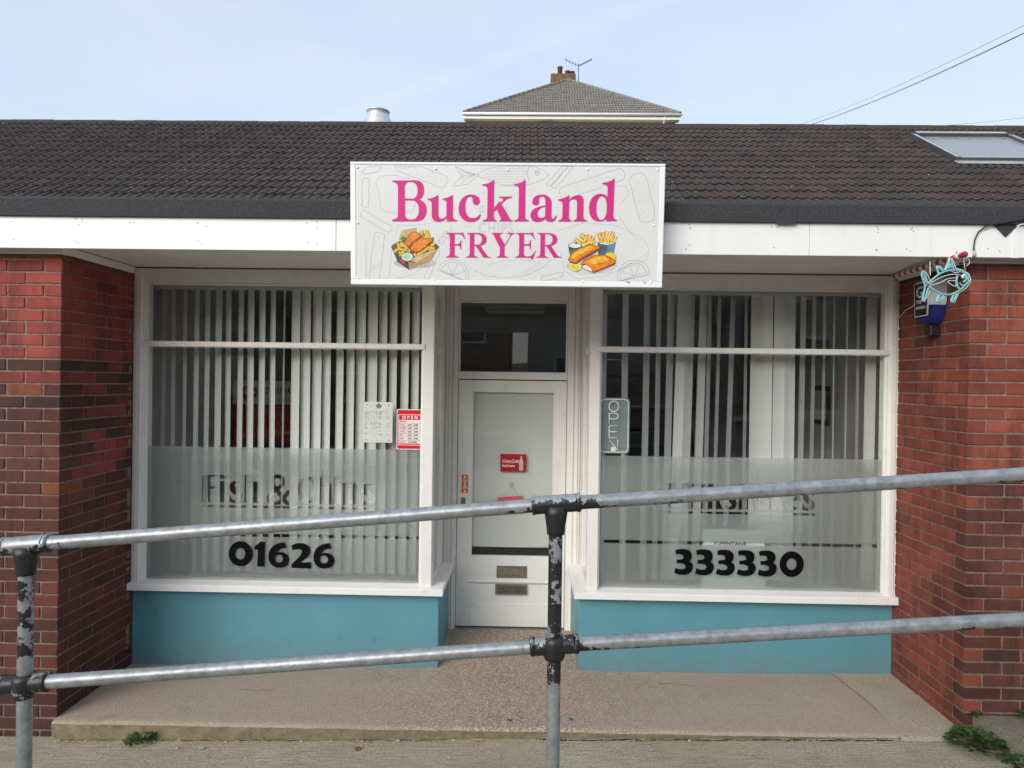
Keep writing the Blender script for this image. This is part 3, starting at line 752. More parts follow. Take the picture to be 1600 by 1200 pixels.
dr.box(gx0 - .001, gx1 + .001, 5.3585, 5.40, lz0 + .001, .235, .003)
dr.box(gx0 - .002, gx1 + .002, 5.374, 5.39, .23, .43)
for b in ((gx0, gx0 + .012, .235, .425), (gx1 - .012, gx1, .235, .425)): dr.box(b[0], b[1], 5.362, 5.375, b[2], b[3], .004)
dr.box(gx0 + .0125, gx1 - .0125, 5.362, 5.375, .413, .4248, .004); dr.box(gx0 + .0125, gx1 - .0125, 5.362, 5.375, .2352, .247, .004)
for b in ((gx0, gx0 + .011, gz0, gz1), (gx1 - .011, gx1, gz0, gz1)): dr.box(b[0], b[1], 5.366, 5.372, b[2], b[3], .002)
dr.box(gx0 - .02, gx1 + .02, 5.352, 5.3588, .4252, .438, .003)
door = dr.build('shop_door', M['door_paint'], shop)
box('pane', M['glass'], door, gx0, gx1, 5.374, 5.380, gz0, gz1, 0)
bp = MB(); bp.box(gx0 + .001, gx1 - .001, 5.402, 5.404, .705, gz1 + .02); bp.tube([(gx0, 5.404, .708), (gx1, 5.404, .708)], .008, 8)
bp.build('roller_blind', M['vane'], door)
box('gap_shade_strip', M['dark'], door, gx0, gx1, 5.43, 5.434, .56, .72, 0)  # shade in the gap below the blind, put in as a near-black sheet
lp_ = MB(); lp_.box(-.204, .043, 5.350, 5.358, .464, .562, .003); lpo = lp_.build('letter_plate', M['steel'], door)
fl_ = MB(); fl_.box(-.182, .022, 5.3455, 5.3505, .483, .541, .002); lf = fl_.build('letter_flap', M['brass'], lpo)
me = text_mesh('LETTERS', .032, .0012, 0, 0, 1.05, 'CENTER'); me.materials.append(M['brass']); place('flap_lettering', me, None, lpo, (-.08, 5.3455, .5005))
vg = MB(); vg.box(-.213, .045, 5.351, 5.358, .400, .413, .001); vg.box(-.213, .045, 5.351, 5.358, .328, .338, .001)
vg.box(-.213, -.203, 5.3512, 5.358, .3385, .3995, .001); vg.box(.035, .045, 5.3512, 5.358, .3385, .3995, .001)
for i in range(19): vg.box(-.203 + i * .0127, -.1985 + i * .0127, 5.3525, 5.357, .338, .400)
for k in range(5): vg.box(-.203, .035, 5.3535, 5.356, .3465 + k * .0115, .350 + k * .0115)
vgo = vg.build('vent_grille', M['brass'], door); box('vent_backing', M['dark'], vgo, -.203, .035, 5.3575, 5.3582, .338, .40, 0)
lk = MB(); lk.box(-.500, -.466, 5.348, 5.358, 1.03, 1.112, .003); lk.lathe([(.011, 0), (.012, -.008), (.006, -.012)], (-.483, 5.348, 1.062), 16, 'Y'); lk.build('lock_plate', M['steel'], door)
ps = MB(); ps.box(-.497, -.445, 5.3565, 5.3578, 1.148, 1.298); pso = ps.build('push_sticker', pm((.75, .13, .012)), door)
for i, ch in enumerate('PUSH'):
    me = text_mesh(ch, .034, .0004, .001, 0, 1, 'CENTER'); me.materials.append(pm((.85, .83, .8))); place('push_letter', me, None, pso, (-.471, 5.3562, 1.265 - i * .028))
me = fill([parse('M -12,0 L 12,0 L 12,4 L 6,4 L 6,8 L 10,8 L 0,20 L -10,8 L -6,8 L -6,4 L -12,4 Z')[0]], .0004)
for v in me.vertices: v.co.x *= .001; v.co.z *= .001
me.materials.append(pm((.85, .83, .8))); place('push_symbol', me, None, pso, (-.471, 5.3562, 1.153))

# ---- canopy: fascia, felt edge, soffit boards, flat roof
XA, XB = -9.0, 9.0
fb = MB(); joints = [XA, -4.2, -1.1, 1.62, 2.765, XB]
for a, b in zip(joints, joints[1:]): fb_ = box('fascia_board', M['pvc'], shop, a + .0012, b - .0012, 3.80, 3.818, 2.803, 2.99, .002)
box('fascia_joint_cover', M['pvc'], shop, 2.757, 2.80, 3.795, 3.7995, 2.80, 2.985, .002)
box('fascia_lip', M['pvc'], shop, XA, XB, 3.819, 3.845, 2.805, 2.815, .002)
sc_ = MB()
for x in (-2.62, -2.60, -1.9, -1.87, -1.26, -1.22, .93, .945, 1.41, 1.44, 1.99, 2.0, 2.18, 2.20, 2.62, 2.70, -2.3, -3.0, 2.84):
    for z in (2.845, 2.95, 2.965): 
        if random.random() < .8: sc_.lathe([(.0035, 0), (.003, -.0015)], (x + random.uniform(-.012, .012), 3.7998, z + random.uniform(-.012, .012)), 8, 'Y')
sc_.build('fascia_screws', M['screw'], shop)['kind'] = 'stuff'
fj = [XA, -5.6, -2.3, 1.535, 2.48, XB]
for a, b in zip(fj, fj[1:]):
    mb = MB(); mb.poly([(a + .0008, 3.779, 2.988), (a + .0008, 3.776, 3.085), (a + .0008, 3.786, 3.102), (a + .0008, 3.86, 3.104), (a + .0008, 3.86, 2.995)], (b - a - .0016, 0, 0))
    mb.build('felt_upstand', M['felt'], shop)
box('felt_lap', M['felt'], shop, 1.42, 1.535, 3.773, 3.7785, 2.978, 2.992, .001)
box('flat_roof', M['felt'], shop, XA, XB, 3.861, 7.7, 2.93, 3.06, 0)
sy = [3.846, 4.02, 4.19, 4.36, 4.53, 4.664]
for a, b in zip(sy, sy[1:]):
    mb = MB(); mb.box(-2.781, 2.60, a + .003, b - .001, 2.845, 2.86, .003); mb.box(-2.781, 2.60, b - .004, b + .004, 2.850, 2.861)
    mb.build('soffit_board', M['soffit_pvc'], shop)
box('soffit_joint_strip', M['soffit_pvc'], shop, -2.33, -2.29, 3.85, 4.66, 2.842, 2.8465, .001)
box('lobby_soffit', M['soffit_pvc'], shop, -.64, .462, 4.79, 5.334, 2.841, 2.86, 0)
for xa, xb in ((-9, -2.60), (2.62, 9)): box('canopy_end_soffit', M['soffit_pvc'], shop, xa, xb, 3.846, 3.93, 2.846, 2.86, 0) if abs(xa) > 3 else None
# hanging flap of felt and grey bracket on the right
mb = MB(); mb.poly([(2.655, 3.792, 2.985), (2.79, 3.792, 2.985), (2.72, 3.792, 2.918)], (0, .004, 0)); mb.build('felt_flap', M['felt'], shop)

# ---- room behind the glass
box('back_wall', M['interior'], shop, -2.96, 2.79, 8.201, 8.3, 0, 2.93, 0)
box('left_room_wall', M['interior'], shop, -2.96, -2.80, 4.801, 8.2, 0, 2.86, 0); box('right_room_wall', M['interior'], shop, 2.632, 2.79, 4.801, 8.2, 0, 2.86, 0)
box('ceiling', M['interior'], shop, -2.80, 2.63, 4.781, 8.2, 2.862, 2.90, 0)
box('room_floor', M['floor_tile'], shop, -2.80, 2.63, 5.461, 8.2, .02, .05, 0)
for xa, xb in ((-2.80, -.60), (.425, 2.63)): box('inner_sill', M['white_paint'], shop, xa, xb, 4.881, 5.05, .50, .54, .003)
# ---- tiled roof behind the flat roof
TP = math.radians(34); RY0, RZ0 = 10.4, 4.966; G = .343; TW = .30
def rp(s, up=0): return (RY0 + s * math.cos(TP) - up * math.sin(TP), RZ0 + s * math.sin(TP) + up * math.cos(TP))
y0_, z0_ = rp(-3.3, -.06); y1_, z1_ = rp(4.80, -.06)
mb = MB(); mb.poly([(-16, y0_, z0_), (-16, y1_, z1_), (-16, y1_, z1_ - .2), (-16, y0_ + .1, z0_ - .2)], (32, 0, 0))
roof = mb.build('tiled_roof', M['alu_dark'], shop)
mb = MB(); mb.poly([(-15.8, 7.6, 2.9), (-15.8, 14.3, 7.3), (-15.8, 21, 2.9)], (31.6, 0, 0)); mb.build('roof_void', M['interior_dark'], shop)
mb = MB(); mb.poly([(-16, y1_ + .02, z1_), (-16, y1_ + 5.5, z1_ - 3.9), (-16, y1_ + 5.5, z1_ - 4.1), (-16, y1_ + .02, z1_ - .2)], (32, 0, 0)); mb.build('rear_roof_slope', M['tile_far'], shop)
def tile_geo():
    # double roman profile: two trapezoid rolls, two flat pans, open thickness at the lower edge
    pr = [(0, .0), (.070, .0), (.086, .024), (.124, .024), (.140, .0), (.208, .0), (.224, .024), (.262, .024), (.288, .004), (.2985, .004)]
    vs_, fs = [], []
    for s_, up in ((0, .028), (.40, .0)):
        for x, h in pr: vs_.append((x, s_, h + up))
    for x, h in pr: vs_.append((x, .004, h + .028 - .024))
    n = len(pr)
    for i in range(n - 1):
        fs.append((i, i + 1, n + i + 1, n + i)); fs.append((2 * n + i, 2 * n + i + 1, i + 1, i))
    return vs_, fs
TV, TF = tile_geo()
tme = bpy.data.meshes.new('roof_tile'); tme.from_pydata(TV, [], TF); tme.materials.append(M['tile'])
rest_v, rest_f = [], []
SKY = (7.74, 9.72, 2.06, 3.80)         # rooflight: x0, x1, s0, s1
cnt = 0; rnd = random.Random(11)
cells = []
for row in range(-2, 14):
    hw = (RY0 + row * G) * .80 + .4
    for i in range(int(-16 / TW), int(16 / TW)): cells.append((row, i * TW + .07, abs(i * TW + .15) < hw and row >= -1))
for row, x, vis in cells:
    s_ = row * G
    if SKY[0] - .14 < x < SKY[1] - .16 and SKY[2] - .30 < s_ < SKY[3] - .1: continue
    yy, zz = rp(s_)
    j = (rnd.uniform(-.004, .004), rnd.uniform(-.012, .012), rnd.uniform(-.003, .006))
    if vis and row <= 4 and cnt < 300:
        o = link('roof_tile', tme, None, roof, False); o.location = (x + j[0], yy + j[1] * .8, zz + j[1] * .55 + j[2]); o.rotation_euler = (TP + rnd.uniform(-.004, .004), 0, rnd.uniform(-.004, .004))
        b = rnd.uniform(.038, .052); o.color = (b * rnd.uniform(.98, 1.12), b * .83, b * .77, 1); cnt += 1
    else:
        k = len(rest_v); ct, st_ = math.cos(TP), math.sin(TP)
        for vx, vy, vz in TV: rest_v.append((x + vx + j[0], yy + (vy + j[1]) * ct - vz * st_, zz + (vy + j[1]) * st_ + vz * ct + j[2]))
        rest_f += [tuple(k + q for q in f) for f in TF]
me = bpy.data.meshes.new('tile_field'); me.from_pydata(rest_v, [], rest_f)
o = link('tile_field', me, M['tile_far'], roof, False); o['kind'] = 'stuff'
# ridge tiles
ry, rz = rp(4.80, -.035)
for i in range(66):
    x = -15 + i * .455; mb = MB(); h = rnd.uniform(-.004, .006)
    prof = [(-.13, -.05), (-.12, .0), (-.08, .062), (0, .092), (.08, .062), (.12, 0), (.13, -.05)]
    mb.poly([(x, ry + a, rz + b + h) for a, b in prof], (.45, 0, 0)); mb.build('ridge_tile', M['tile_far'], roof)
# rooflight
def rl(x, s, up): y, z = rp(s, up); return (x, y, z)
sk = MB(); x0, x1, s0, s1 = SKY
def rbox(mb, xa, xb, sa, sb, ua, ub):
    v = [mb.bm.verts.new(rl(x, s, u)) for u in (ua, ub) for s in (sa, sb) for x in (xa, xb)]
    for f in [(0, 2, 3, 1), (4, 5, 7, 6), (0, 1, 5, 4), (2, 6, 7, 3), (0, 4, 6, 2), (1, 3, 7, 5)]: mb.bm.faces.new([v[i] for i in f])
rbox(sk, x0, x0 + .09, s0, s1, .0, .12); rbox(sk, x1 - .09, x1, s0, s1, .0, .12); rbox(sk, x0 + .0905, x1 - .0905, s1 - .1, s1 + .04, 0, .14); rbox(sk, x0 + .0905, x1 - .0905, s0, s0 + .08, 0, .11)
sko = sk.build('rooflight', M['alu_dark'], shop)
g_ = MB(); rbox(g_, x0 + .091, x1 - .091, s0 + .081, s1 - .101, .06, .08); g_.build('rooflight_pane', M['skylight'], sko)
e_ = MB(); rbox(e_, x0 + .004, x0 + .05, s0 + .01, s1 - .12, .1205, .13); rbox(e_, x1 - .05, x1 - .004, s0 + .01, s1 - .12, .1205, .13); rbox(e_, x0 + .1, x1 - .1, s0 + .01, s0 + .05, .1105, .12); rbox(e_, x0 + .1, x1 - .1, s1 - .06, s1 + .03, .1405, .15)
e_.build('rooflight_capping', M['alu'], sko)
f_ = MB(); rbox(f_, x0 - .02, x1 + .02, s0 - .16, s0 - .002, .045, .06); f_.build('lead_flashing', M['galv'], sko)

# ==================================================================================================
# SHOP SIGN
# ==================================================================================================
SGX, SGZ = -.109, 2.591
sign = empty('shop_sign', (SGX, 3.665, SGZ), 'white sign board with pink lettering and pictures of fried food above the door', 'sign', rot=(math.atan(.045 / .67), 0, 0))
SW, SH = 1.732, .672
sf = MB(); hw = SW / 2
sf.box(-hw, hw, 0, .055, 0, .032, .003); sf.box(-hw, hw, 0, .055, SH - .014, SH, .003); sf.box(-hw, -hw + .030, .0005, .055, .0325, SH - .0145, .003); sf.box(hw - .030, hw, .0005, .055, .0325, SH - .0145, .003)
sf.build('sign_frame', M['sign_frame'], sign, False)
t = NT('sign_print')
c = t.mix(t.ramp(t.noise(1.5, 6, .6), [(.3, 0.0), (.7, 1.0)]), (.64, .64, .635, 1), (.70, .70, .695, 1))
M['sign_panel'] = t.done(t.pbr(c, .38, 0, t.bump(t.noise(1.8, 3), .08, .01)))
MB().box(-hw + .031, hw - .031, .003, .05, .033, SH - .015).build('sign_panel', M['sign_panel'], sign, False)
def sp(px, py):
    """photograph trace -> sign plane (metres)"""
    return ((px - 547) * .003513 - .975 - SGX, (3.262 - (py - 252 - .0081 * (px - 547)) * .003472) - SGZ)
def s4(l): return [sp(600 + x / 8, 270 + y / 8) for x, y in l]
PINK = pm((.60, .008, .20), .6, .03)
def glyph(name, path, dx=0):
    me = fill([s4([(x + dx, y) for x, y in l]) for l in parse(path)], .0010); me.materials.append(PINK); place(name, me, None, sign, (0, .0012, 0), False)
R_ = 'M 1048,745 L 1180,745 C 1255,745 1298,775 1298,825 C 1298,870 1270,893 1220,905 L 1300,1020 C 1320,1042 1330,1046 1352,1048 L 1352,1055 L 1258,1055 L 1165,910 L 1143,910 L 1143,1010 C 1145,1035 1155,1042 1190,1048 L 1190,1055 L 1040,1055 L 1040,1048 C 1075,1040 1085,1035 1087,1005 L 1087,790 C 1085,762 1078,757 1048,752 Z M 1143,758 L 1165,758 C 1215,758 1240,785 1240,825 C 1240,872 1215,895 1170,895 L 1143,895 Z'
for nm, path, dx in [
    ('letter', 'M 105,90 L 400,88 C 470,90 505,130 505,205 C 505,270 485,310 440,325 C 505,345 540,390 540,455 C 540,545 490,600 400,600 L 105,600 L 105,580 C 150,570 175,565 178,530 L 178,170 C 175,130 150,112 105,104 Z M 262,170 C 262,130 285,105 335,105 C 395,105 425,150 425,215 C 425,280 400,315 350,316 L 262,316 Z M 266,336 L 350,336 C 410,336 442,385 442,455 C 442,530 410,578 350,578 C 295,578 266,560 266,500 Z', 0),
    ('letter', 'M 552,318 C 610,312 645,298 680,272 L 687,276 L 687,500 C 687,545 700,566 730,566 C 755,566 778,550 790,530 L 790,370 C 790,345 770,330 738,325 L 738,315 C 790,310 830,295 862,270 L 870,274 L 870,540 C 872,570 890,578 928,588 L 928,600 L 795,600 L 795,556 C 765,590 730,607 690,607 C 635,607 603,575 603,515 L 603,385 C 603,350 585,335 552,330 Z', 0),
    ('letter', 'M 1100,264 C 1165,264 1208,300 1210,345 C 1210,375 1190,394 1165,394 C 1138,394 1120,376 1120,350 C 1120,320 1115,290 1085,290 C 1045,290 1025,345 1025,415 C 1025,505 1060,560 1120,560 C 1165,560 1195,540 1208,512 L 1224,516 C 1215,575 1165,608 1100,608 C 1005,608 942,540 942,440 C 942,335 1010,264 1100,264 Z', 0),
    ('letter', 'M 1238,138 C 1300,132 1345,115 1378,82 L 1386,86 L 1386,436 L 1460,346 L 1475,362 L 1500,340 C 1505,325 1490,308 1455,302 L 1455,290 L 1612,290 L 1612,302 C 1570,308 1545,320 1520,345 L 1482,380 L 1575,540 C 1590,570 1600,580 1625,588 L 1625,600 L 1457,600 L 1457,588 C 1480,582 1482,565 1470,545 L 1420,448 L 1386,482 L 1386,540 C 1388,572 1400,580 1424,588 L 1424,600 L 1245,600 L 1245,588 C 1285,578 1303,570 1305,540 L 1305,200 C 1302,165 1280,155 1238,150 Z', 0),
    ('letter', 'M 1635,134 C 1695,128 1740,112 1772,80 L 1780,84 L 1780,540 C 1782,572 1800,580 1828,588 L 1828,600 L 1643,600 L 1643,588 C 1680,578 1696,570 1698,540 L 1698,198 C 1695,162 1675,152 1635,147 Z', 0),
    ('letter', 'M 545,265 C 630,265 670,310 670,385 L 670,525 C 670,560 690,575 705,560 C 715,550 718,540 720,527 L 737,533 C 730,580 705,606 665,606 C 625,606 600,592 593,570 C 565,595 530,607 490,607 C 440,607 408,575 408,525 C 408,450 470,420 593,398 L 593,360 C 593,315 575,288 548,288 C 520,288 505,310 513,345 C 518,380 500,398 470,398 C 440,398 425,378 428,350 C 432,300 480,265 545,265 Z M 592,414 C 530,425 496,455 496,505 C 496,540 512,556 540,556 C 565,556 585,545 592,530 Z', 1440),
    ('letter', 'M 752,325 C 810,318 850,300 885,272 L 890,276 L 890,330 C 925,295 965,270 1005,270 C 1050,270 1070,300 1070,350 L 1070,540 C 1072,570 1088,580 1118,588 L 1118,600 L 948,600 L 948,588 C 975,580 988,572 988,540 L 988,365 C 988,335 975,322 950,322 C 925,322 905,332 890,350 L 890,540 C 890,570 900,580 925,588 L 925,600 L 755,600 L 755,588 C 790,580 806,570 808,540 L 808,385 C 805,350 785,342 752,336 Z', 1440),
    ('letter', 'M 1300,120 C 1360,115 1410,98 1445,65 L 1452,68 L 1445,535 C 1448,565 1465,575 1492,580 L 1492,592 L 1362,598 L 1358,572 C 1335,592 1305,600 1270,600 C 1190,598 1140,535 1140,430 C 1140,325 1195,258 1275,255 C 1315,255 1345,265 1365,295 L 1368,190 C 1365,150 1345,140 1300,134 Z M 1296,285 C 1255,285 1230,345 1230,430 C 1230,520 1255,582 1296,582 C 1338,582 1362,520 1362,430 C 1362,345 1338,285 1296,285 Z', 1440),
    ('letter', 'M 788,745 L 990,745 L 995,730 L 1030,820 L 1018,822 C 1005,790 985,758 940,758 L 895,758 L 895,888 L 930,888 C 955,886 965,870 975,835 L 978,835 L 978,952 L 972,952 C 965,920 955,903 930,903 L 895,903 L 895,1010 C 897,1035 910,1042 950,1048 L 950,1055 L 785,1055 L 785,1048 C 825,1040 833,1030 835,1005 L 835,800 C 833,765 825,760 788,752 Z', 0),
    ('letter', R_, 0),
    ('letter', 'M 1362,745 L 1495,745 L 1495,752 C 1462,757 1458,768 1470,790 L 1530,893 L 1590,790 C 1600,765 1590,757 1548,752 L 1548,745 L 1648,745 L 1648,752 C 1625,757 1613,768 1598,793 L 1526,915 L 1526,1005 C 1526,1035 1535,1042 1572,1048 L 1572,1055 L 1425,1055 L 1425,1048 C 1460,1040 1468,1035 1468,1005 L 1468,930 L 1400,800 C 1385,768 1380,758 1362,752 Z', 0),
    ('letter', 'M 225,745 L 430,745 L 435,728 L 468,822 L 460,826 C 445,785 420,758 380,758 L 330,758 L 330,888 L 375,888 C 398,885 405,865 412,832 L 417,832 L 417,955 L 412,955 C 405,920 398,903 375,903 L 330,903 L 330,1000 C 330,1030 345,1042 375,1042 C 420,1042 450,1020 475,968 L 482,970 L 440,1082 L 430,1080 C 425,1060 410,1055 385,1055 L 220,1055 L 220,1048 C 260,1040 268,1030 270,1005 L 270,795 C 268,765 258,757 225,752 Z', 1440),
    ('letter', R_, 890)]: glyph(nm, path, dx)
# faint grey line drawings printed behind the letters (flat print)
def z1(l): return [sp(540 + x / 3.137, 240 + y / 3.137) for x, y in l]
q = []; rnd = random.Random(21)
def wob(l, a=4): return [(max(56, min(1520, x + rnd.uniform(-a, a))), max(60, min(622, y + rnd.uniform(-a, a)))) for x, y in l]
def cap(x0, y0, x1, y1, wd, n=5):      # chip: long rounded outline
    a, b = Vector((x0, y0)), Vector((x1, y1)); d = (b - a); p = Vector((-d.y, d.x)).normalized() * wd / 2; o = []
    for k in range(12): o.append(a + d * k / 11 + p)
    for k in range(1, 6): o.append(b + p * math.cos(PI * k / 6) + d.normalized() * wd * .35 * math.sin(PI * k / 6))
    for k in range(12): o.append(b - d * k / 11 - p)
    for k in range(1, 6): o.append(a - p * math.cos(PI * k / 6) - d.normalized() * wd * .35 * math.sin(PI * k / 6))
    return [(v.x, v.y) for v in o]
def draw(l, closed=True, wd=.0021, a=2.5): q.extend(ribbon(z1(wob(l, a)), wd, closed))
for c_ in ((98, 128, 95, 248, 34), (85, 292, 215, 368, 34), (165, 402, 140, 612, 52), (265, 52, 480, 135, 62), (1435, 125, 1490, 305, 84), (1000, 150, 1080, 60, 22), (1025, 160, 1105, 65, 22), (1075, 190, 1350, 100, 60), (400, 610, 455, 480, 22), (470, 430, 500, 390, 26), (980, 615, 1070, 590, 24)):
    draw(cap(*c_)); 
    if c_[4] > 48:
        for k in range(90):
            u = rnd.random(); v = rnd.uniform(-.42, .42); d = Vector((c_[2] - c_[0], c_[3] - c_[1])); p_ = Vector((-d.y, d.x)).normalized()
            x, y = Vector(c_[:2]) + d * u + p_ * c_[4] * v; y = max(66, min(618, y)); q.extend(ribbon(z1([(x, y), (x + rnd.uniform(-5, 5), y + rnd.uniform(-5, 5))]), .0011))
draw([(150, 130), (175, 108), (240, 98), (350, 130), (362, 200), (330, 280), (250, 295), (180, 280), (165, 200)], True, .0016, 6)
draw([(75, 90), (110, 50), (180, 45), (160, 85), (100, 95)], True)
for r_ in (80, 66): draw([(530 + r_ * math.cos(a), 598 + r_ * math.sin(a)) for a in [math.radians(200 + 12 * k) for k in range(18)]]); draw([(1428 + r_ * math.cos(a), 600 + r_ * math.sin(a)) for a in [math.radians(150 + 12 * k) for k in range(18)]])
for k in range(5):
    a = math.radians(205 + 45 * k); draw([(530, 598), (530 + 64 * math.cos(a), 598 + 64 * math.sin(a))], False); a = math.radians(160 + 45 * k); draw([(1428, 600), (1428 + 64 * math.cos(a), 600 + 64 * math.sin(a))], False)
# the fish
up_ = [(655, 95), (700, 72), (760, 57), (860, 52), (930, 62), (975, 80), (998, 100)]; dn_ = [(998, 100), (985, 118), (930, 140), (850, 160), (760, 150), (700, 122), (655, 110)]
draw(up_ + dn_, True, .002, 1); draw([(655, 100), (600, 90), (540, 58), (560, 95), (585, 105), (555, 125), (530, 156), (600, 148), (650, 108)], True, .002, 1)
for k in range(7): draw([(640, 100), (548 + k * 4, 66 + k * 13)], False, .0011)
draw(ell(943, 91, 12, 12, 14)); draw(ell(943, 91, 5, 5, 8)); draw([(905, 60), (893, 90), (905, 140)], False)
for r_ in range(7):
    for c_ in range(15):
        x, y = 690 + c_ * 14 + (r_ % 2) * 7, 68 + r_ * 13
        if abs(y - 105) < 48 * math.sin(PI * (x - 640) / 370): draw([(x - 6, y), (x - 2, y + 6), (x + 4, y + 5), (x + 7, y - 1)], False, .0011, 1)
# papers and plates
draw([(215, 610), (225, 470), (262, 345), (300, 345), (330, 350), (420, 342)], False, .0014, 5); draw([(230, 620), (330, 600), (420, 520), (480, 420), (520, 380), (525, 345)], False, .0014, 6)
draw([(590, 520), (620, 560), (700, 600), (800, 612), (900, 595), (1000, 540), (1015, 515)], False, .0014, 5); draw([(700, 545), (790, 520), (900, 515), (960, 540), (880, 590)], False, .0014, 5)
draw([(1040, 380), (1180, 340), (1330, 345), (1460, 410), (1505, 465), (1490, 520), (1330, 580), (1160, 590), (1090, 530)], False, .0014, 5)
draw([(1065, 470), (1090, 570), (1150, 610), (1300, 590), (1440, 520), (1500, 480)], False, .0014, 5); draw([(1350, 310), (1400, 380), (1440, 420)], False, .0016, 5); draw([(1330, 160), (1380, 155), (1390, 200), (1350, 250)], False, .0016, 4)
for k in range(230):
    x, y = rnd.uniform(1250, 1470), rnd.uniform(380, 540)
    if abs(x - 1360) / 110 + abs(y - 460) / 85 < 1.1: q.extend(ribbon(z1([(x, y), (x + rnd.uniform(-4, 4), y + rnd.uniform(-4, 4))]), .0011))
for k in range(160):
    x, y = rnd.uniform(590, 1010), rnd.uniform(150, 620); q.extend(ribbon(z1([(x, y), (x + rnd.uniform(-30, 30), y + rnd.uniform(-4, 4))]), .0008))
o = link('line_drawing', strokes_mesh('line_drawing', q, .0026), pm((.33, .36, .375), .4, .02), sign, False); o['kind'] = 'stuff'
for word, x, y, sz in (('FISH', 655, 312, .098), ('CHIPS', 655, 386, .082)):
    me = text_mesh(word, sz, .0003, .0016, 0, 1.15, sx=.80); me.materials.append(pm((.55, .575, .60), .4, .02)); px, pz = z1([(x, y)])[0]; place('faint_lettering', me, None, sign, (px, .0026, pz), False)
me = text_mesh('dobe Stock | #452771792', .0205, .0003, 0, 0, 1.02); me.materials.append(pm((.56, .57, .58), .4, .02)); px, pz = z1([(104, 622)])[0]; place('side_lettering', me, None, sign, (px, .0026, pz), False, (0, -PI / 2, 0))
bx = MB()
for x, y in ((57, 65), (443, 72), (798, 78), (1190, 76), (1530, 78), (57, 337), (1519, 350), (57, 612), (441, 618), (791, 625), (1177, 627), (1512, 628)):
    u, v = z1([(x, y)])[0]; MB().lathe([(.0075, 0), (.0072, -.002), (.005, -.0045), (.0015, -.0055)], (u, .0028, v), 14, 'Y').build('bolt_cap', M['sign_frame'], sign, False)
tq = []
for a in ([(1385, 624), (1398, 632), (1410, 634), (1408, 628)], [(1470, 626), (1486, 638), (1488, 632)]): tq.append(z1(a))
link('torn_print', strokes_mesh('torn_print', [[Vector(p) for p in x] for x in tq], -.0008), pm((.01, .12, .14)), sign, False)
# food pictures: flat printed shapes in layers
def picture(name, scale, ox, oy, layers):
    pic = None
    for i, (col, loops) in enumerate(layers):
        for lp in loops:
            pass
        me = fill([[sp(ox + x / scale, oy + y / scale) for x, y in l] for l in loops[:1]], .0002)
        mm = pm(col, .4, .14); y = .0026 - i * .00022
        big = len(loops) <= 2
        for l in loops[1:]:
            m2 = fill([[sp(ox + x / scale, oy + y_ / scale) for x, y_ in l]], .0002); m2.materials.clear()
            if big: m2.materials.append(mm); place('printed_shape', m2, None, pic, (0, y - .0026, 0), False)
            else: bm = bmesh.new(); bm.from_mesh(me); bm.from_mesh(m2); bm.to_mesh(me); bm.free()
        me.materials.clear(); me.materials.append(mm)
        if pic is None: pic = place(name, me, None, sign, (0, y, 0), False)
        else:
            o = place('printed_shape', me, None, pic, (0, y - .0026, 0), False)
            if not big: o['kind'] = 'stuff'
    return pic
def bar(x0, y0, x1, y1, w_): 
    d = Vector((x1 - x0, y1 - y0)); p = Vector((-d.y, d.x)).normalized() * w_ / 2; return [(x0 + p.x, y0 + p.y), (x1 + p.x, y1 + p.y), (x1 - p.x, y1 - p.y), (x0 - p.x, y0 - p.y)]
f1 = [(260, 470, 290, 560), (330, 460, 340, 550), (345, 470, 470, 610), (195, 640, 255, 590), (250, 580, 335, 590), (340, 580, 375, 660), (380, 585, 495, 625), (285, 640, 345, 690), (700, 660, 850, 560), (820, 555, 965, 575), (890, 530, 965, 470), (575, 670, 615, 725), (640, 700, 690, 660), (705, 230, 765, 370), (820, 225, 800, 370), (840, 280, 852, 375), (755, 280, 745, 360), (300, 690, 320, 720), (860, 610, 900, 590)]
speck = lambda pts, r: [ell(x, y, r, r * .8, 6) for x, y in pts]
rr_ = random.Random(4)
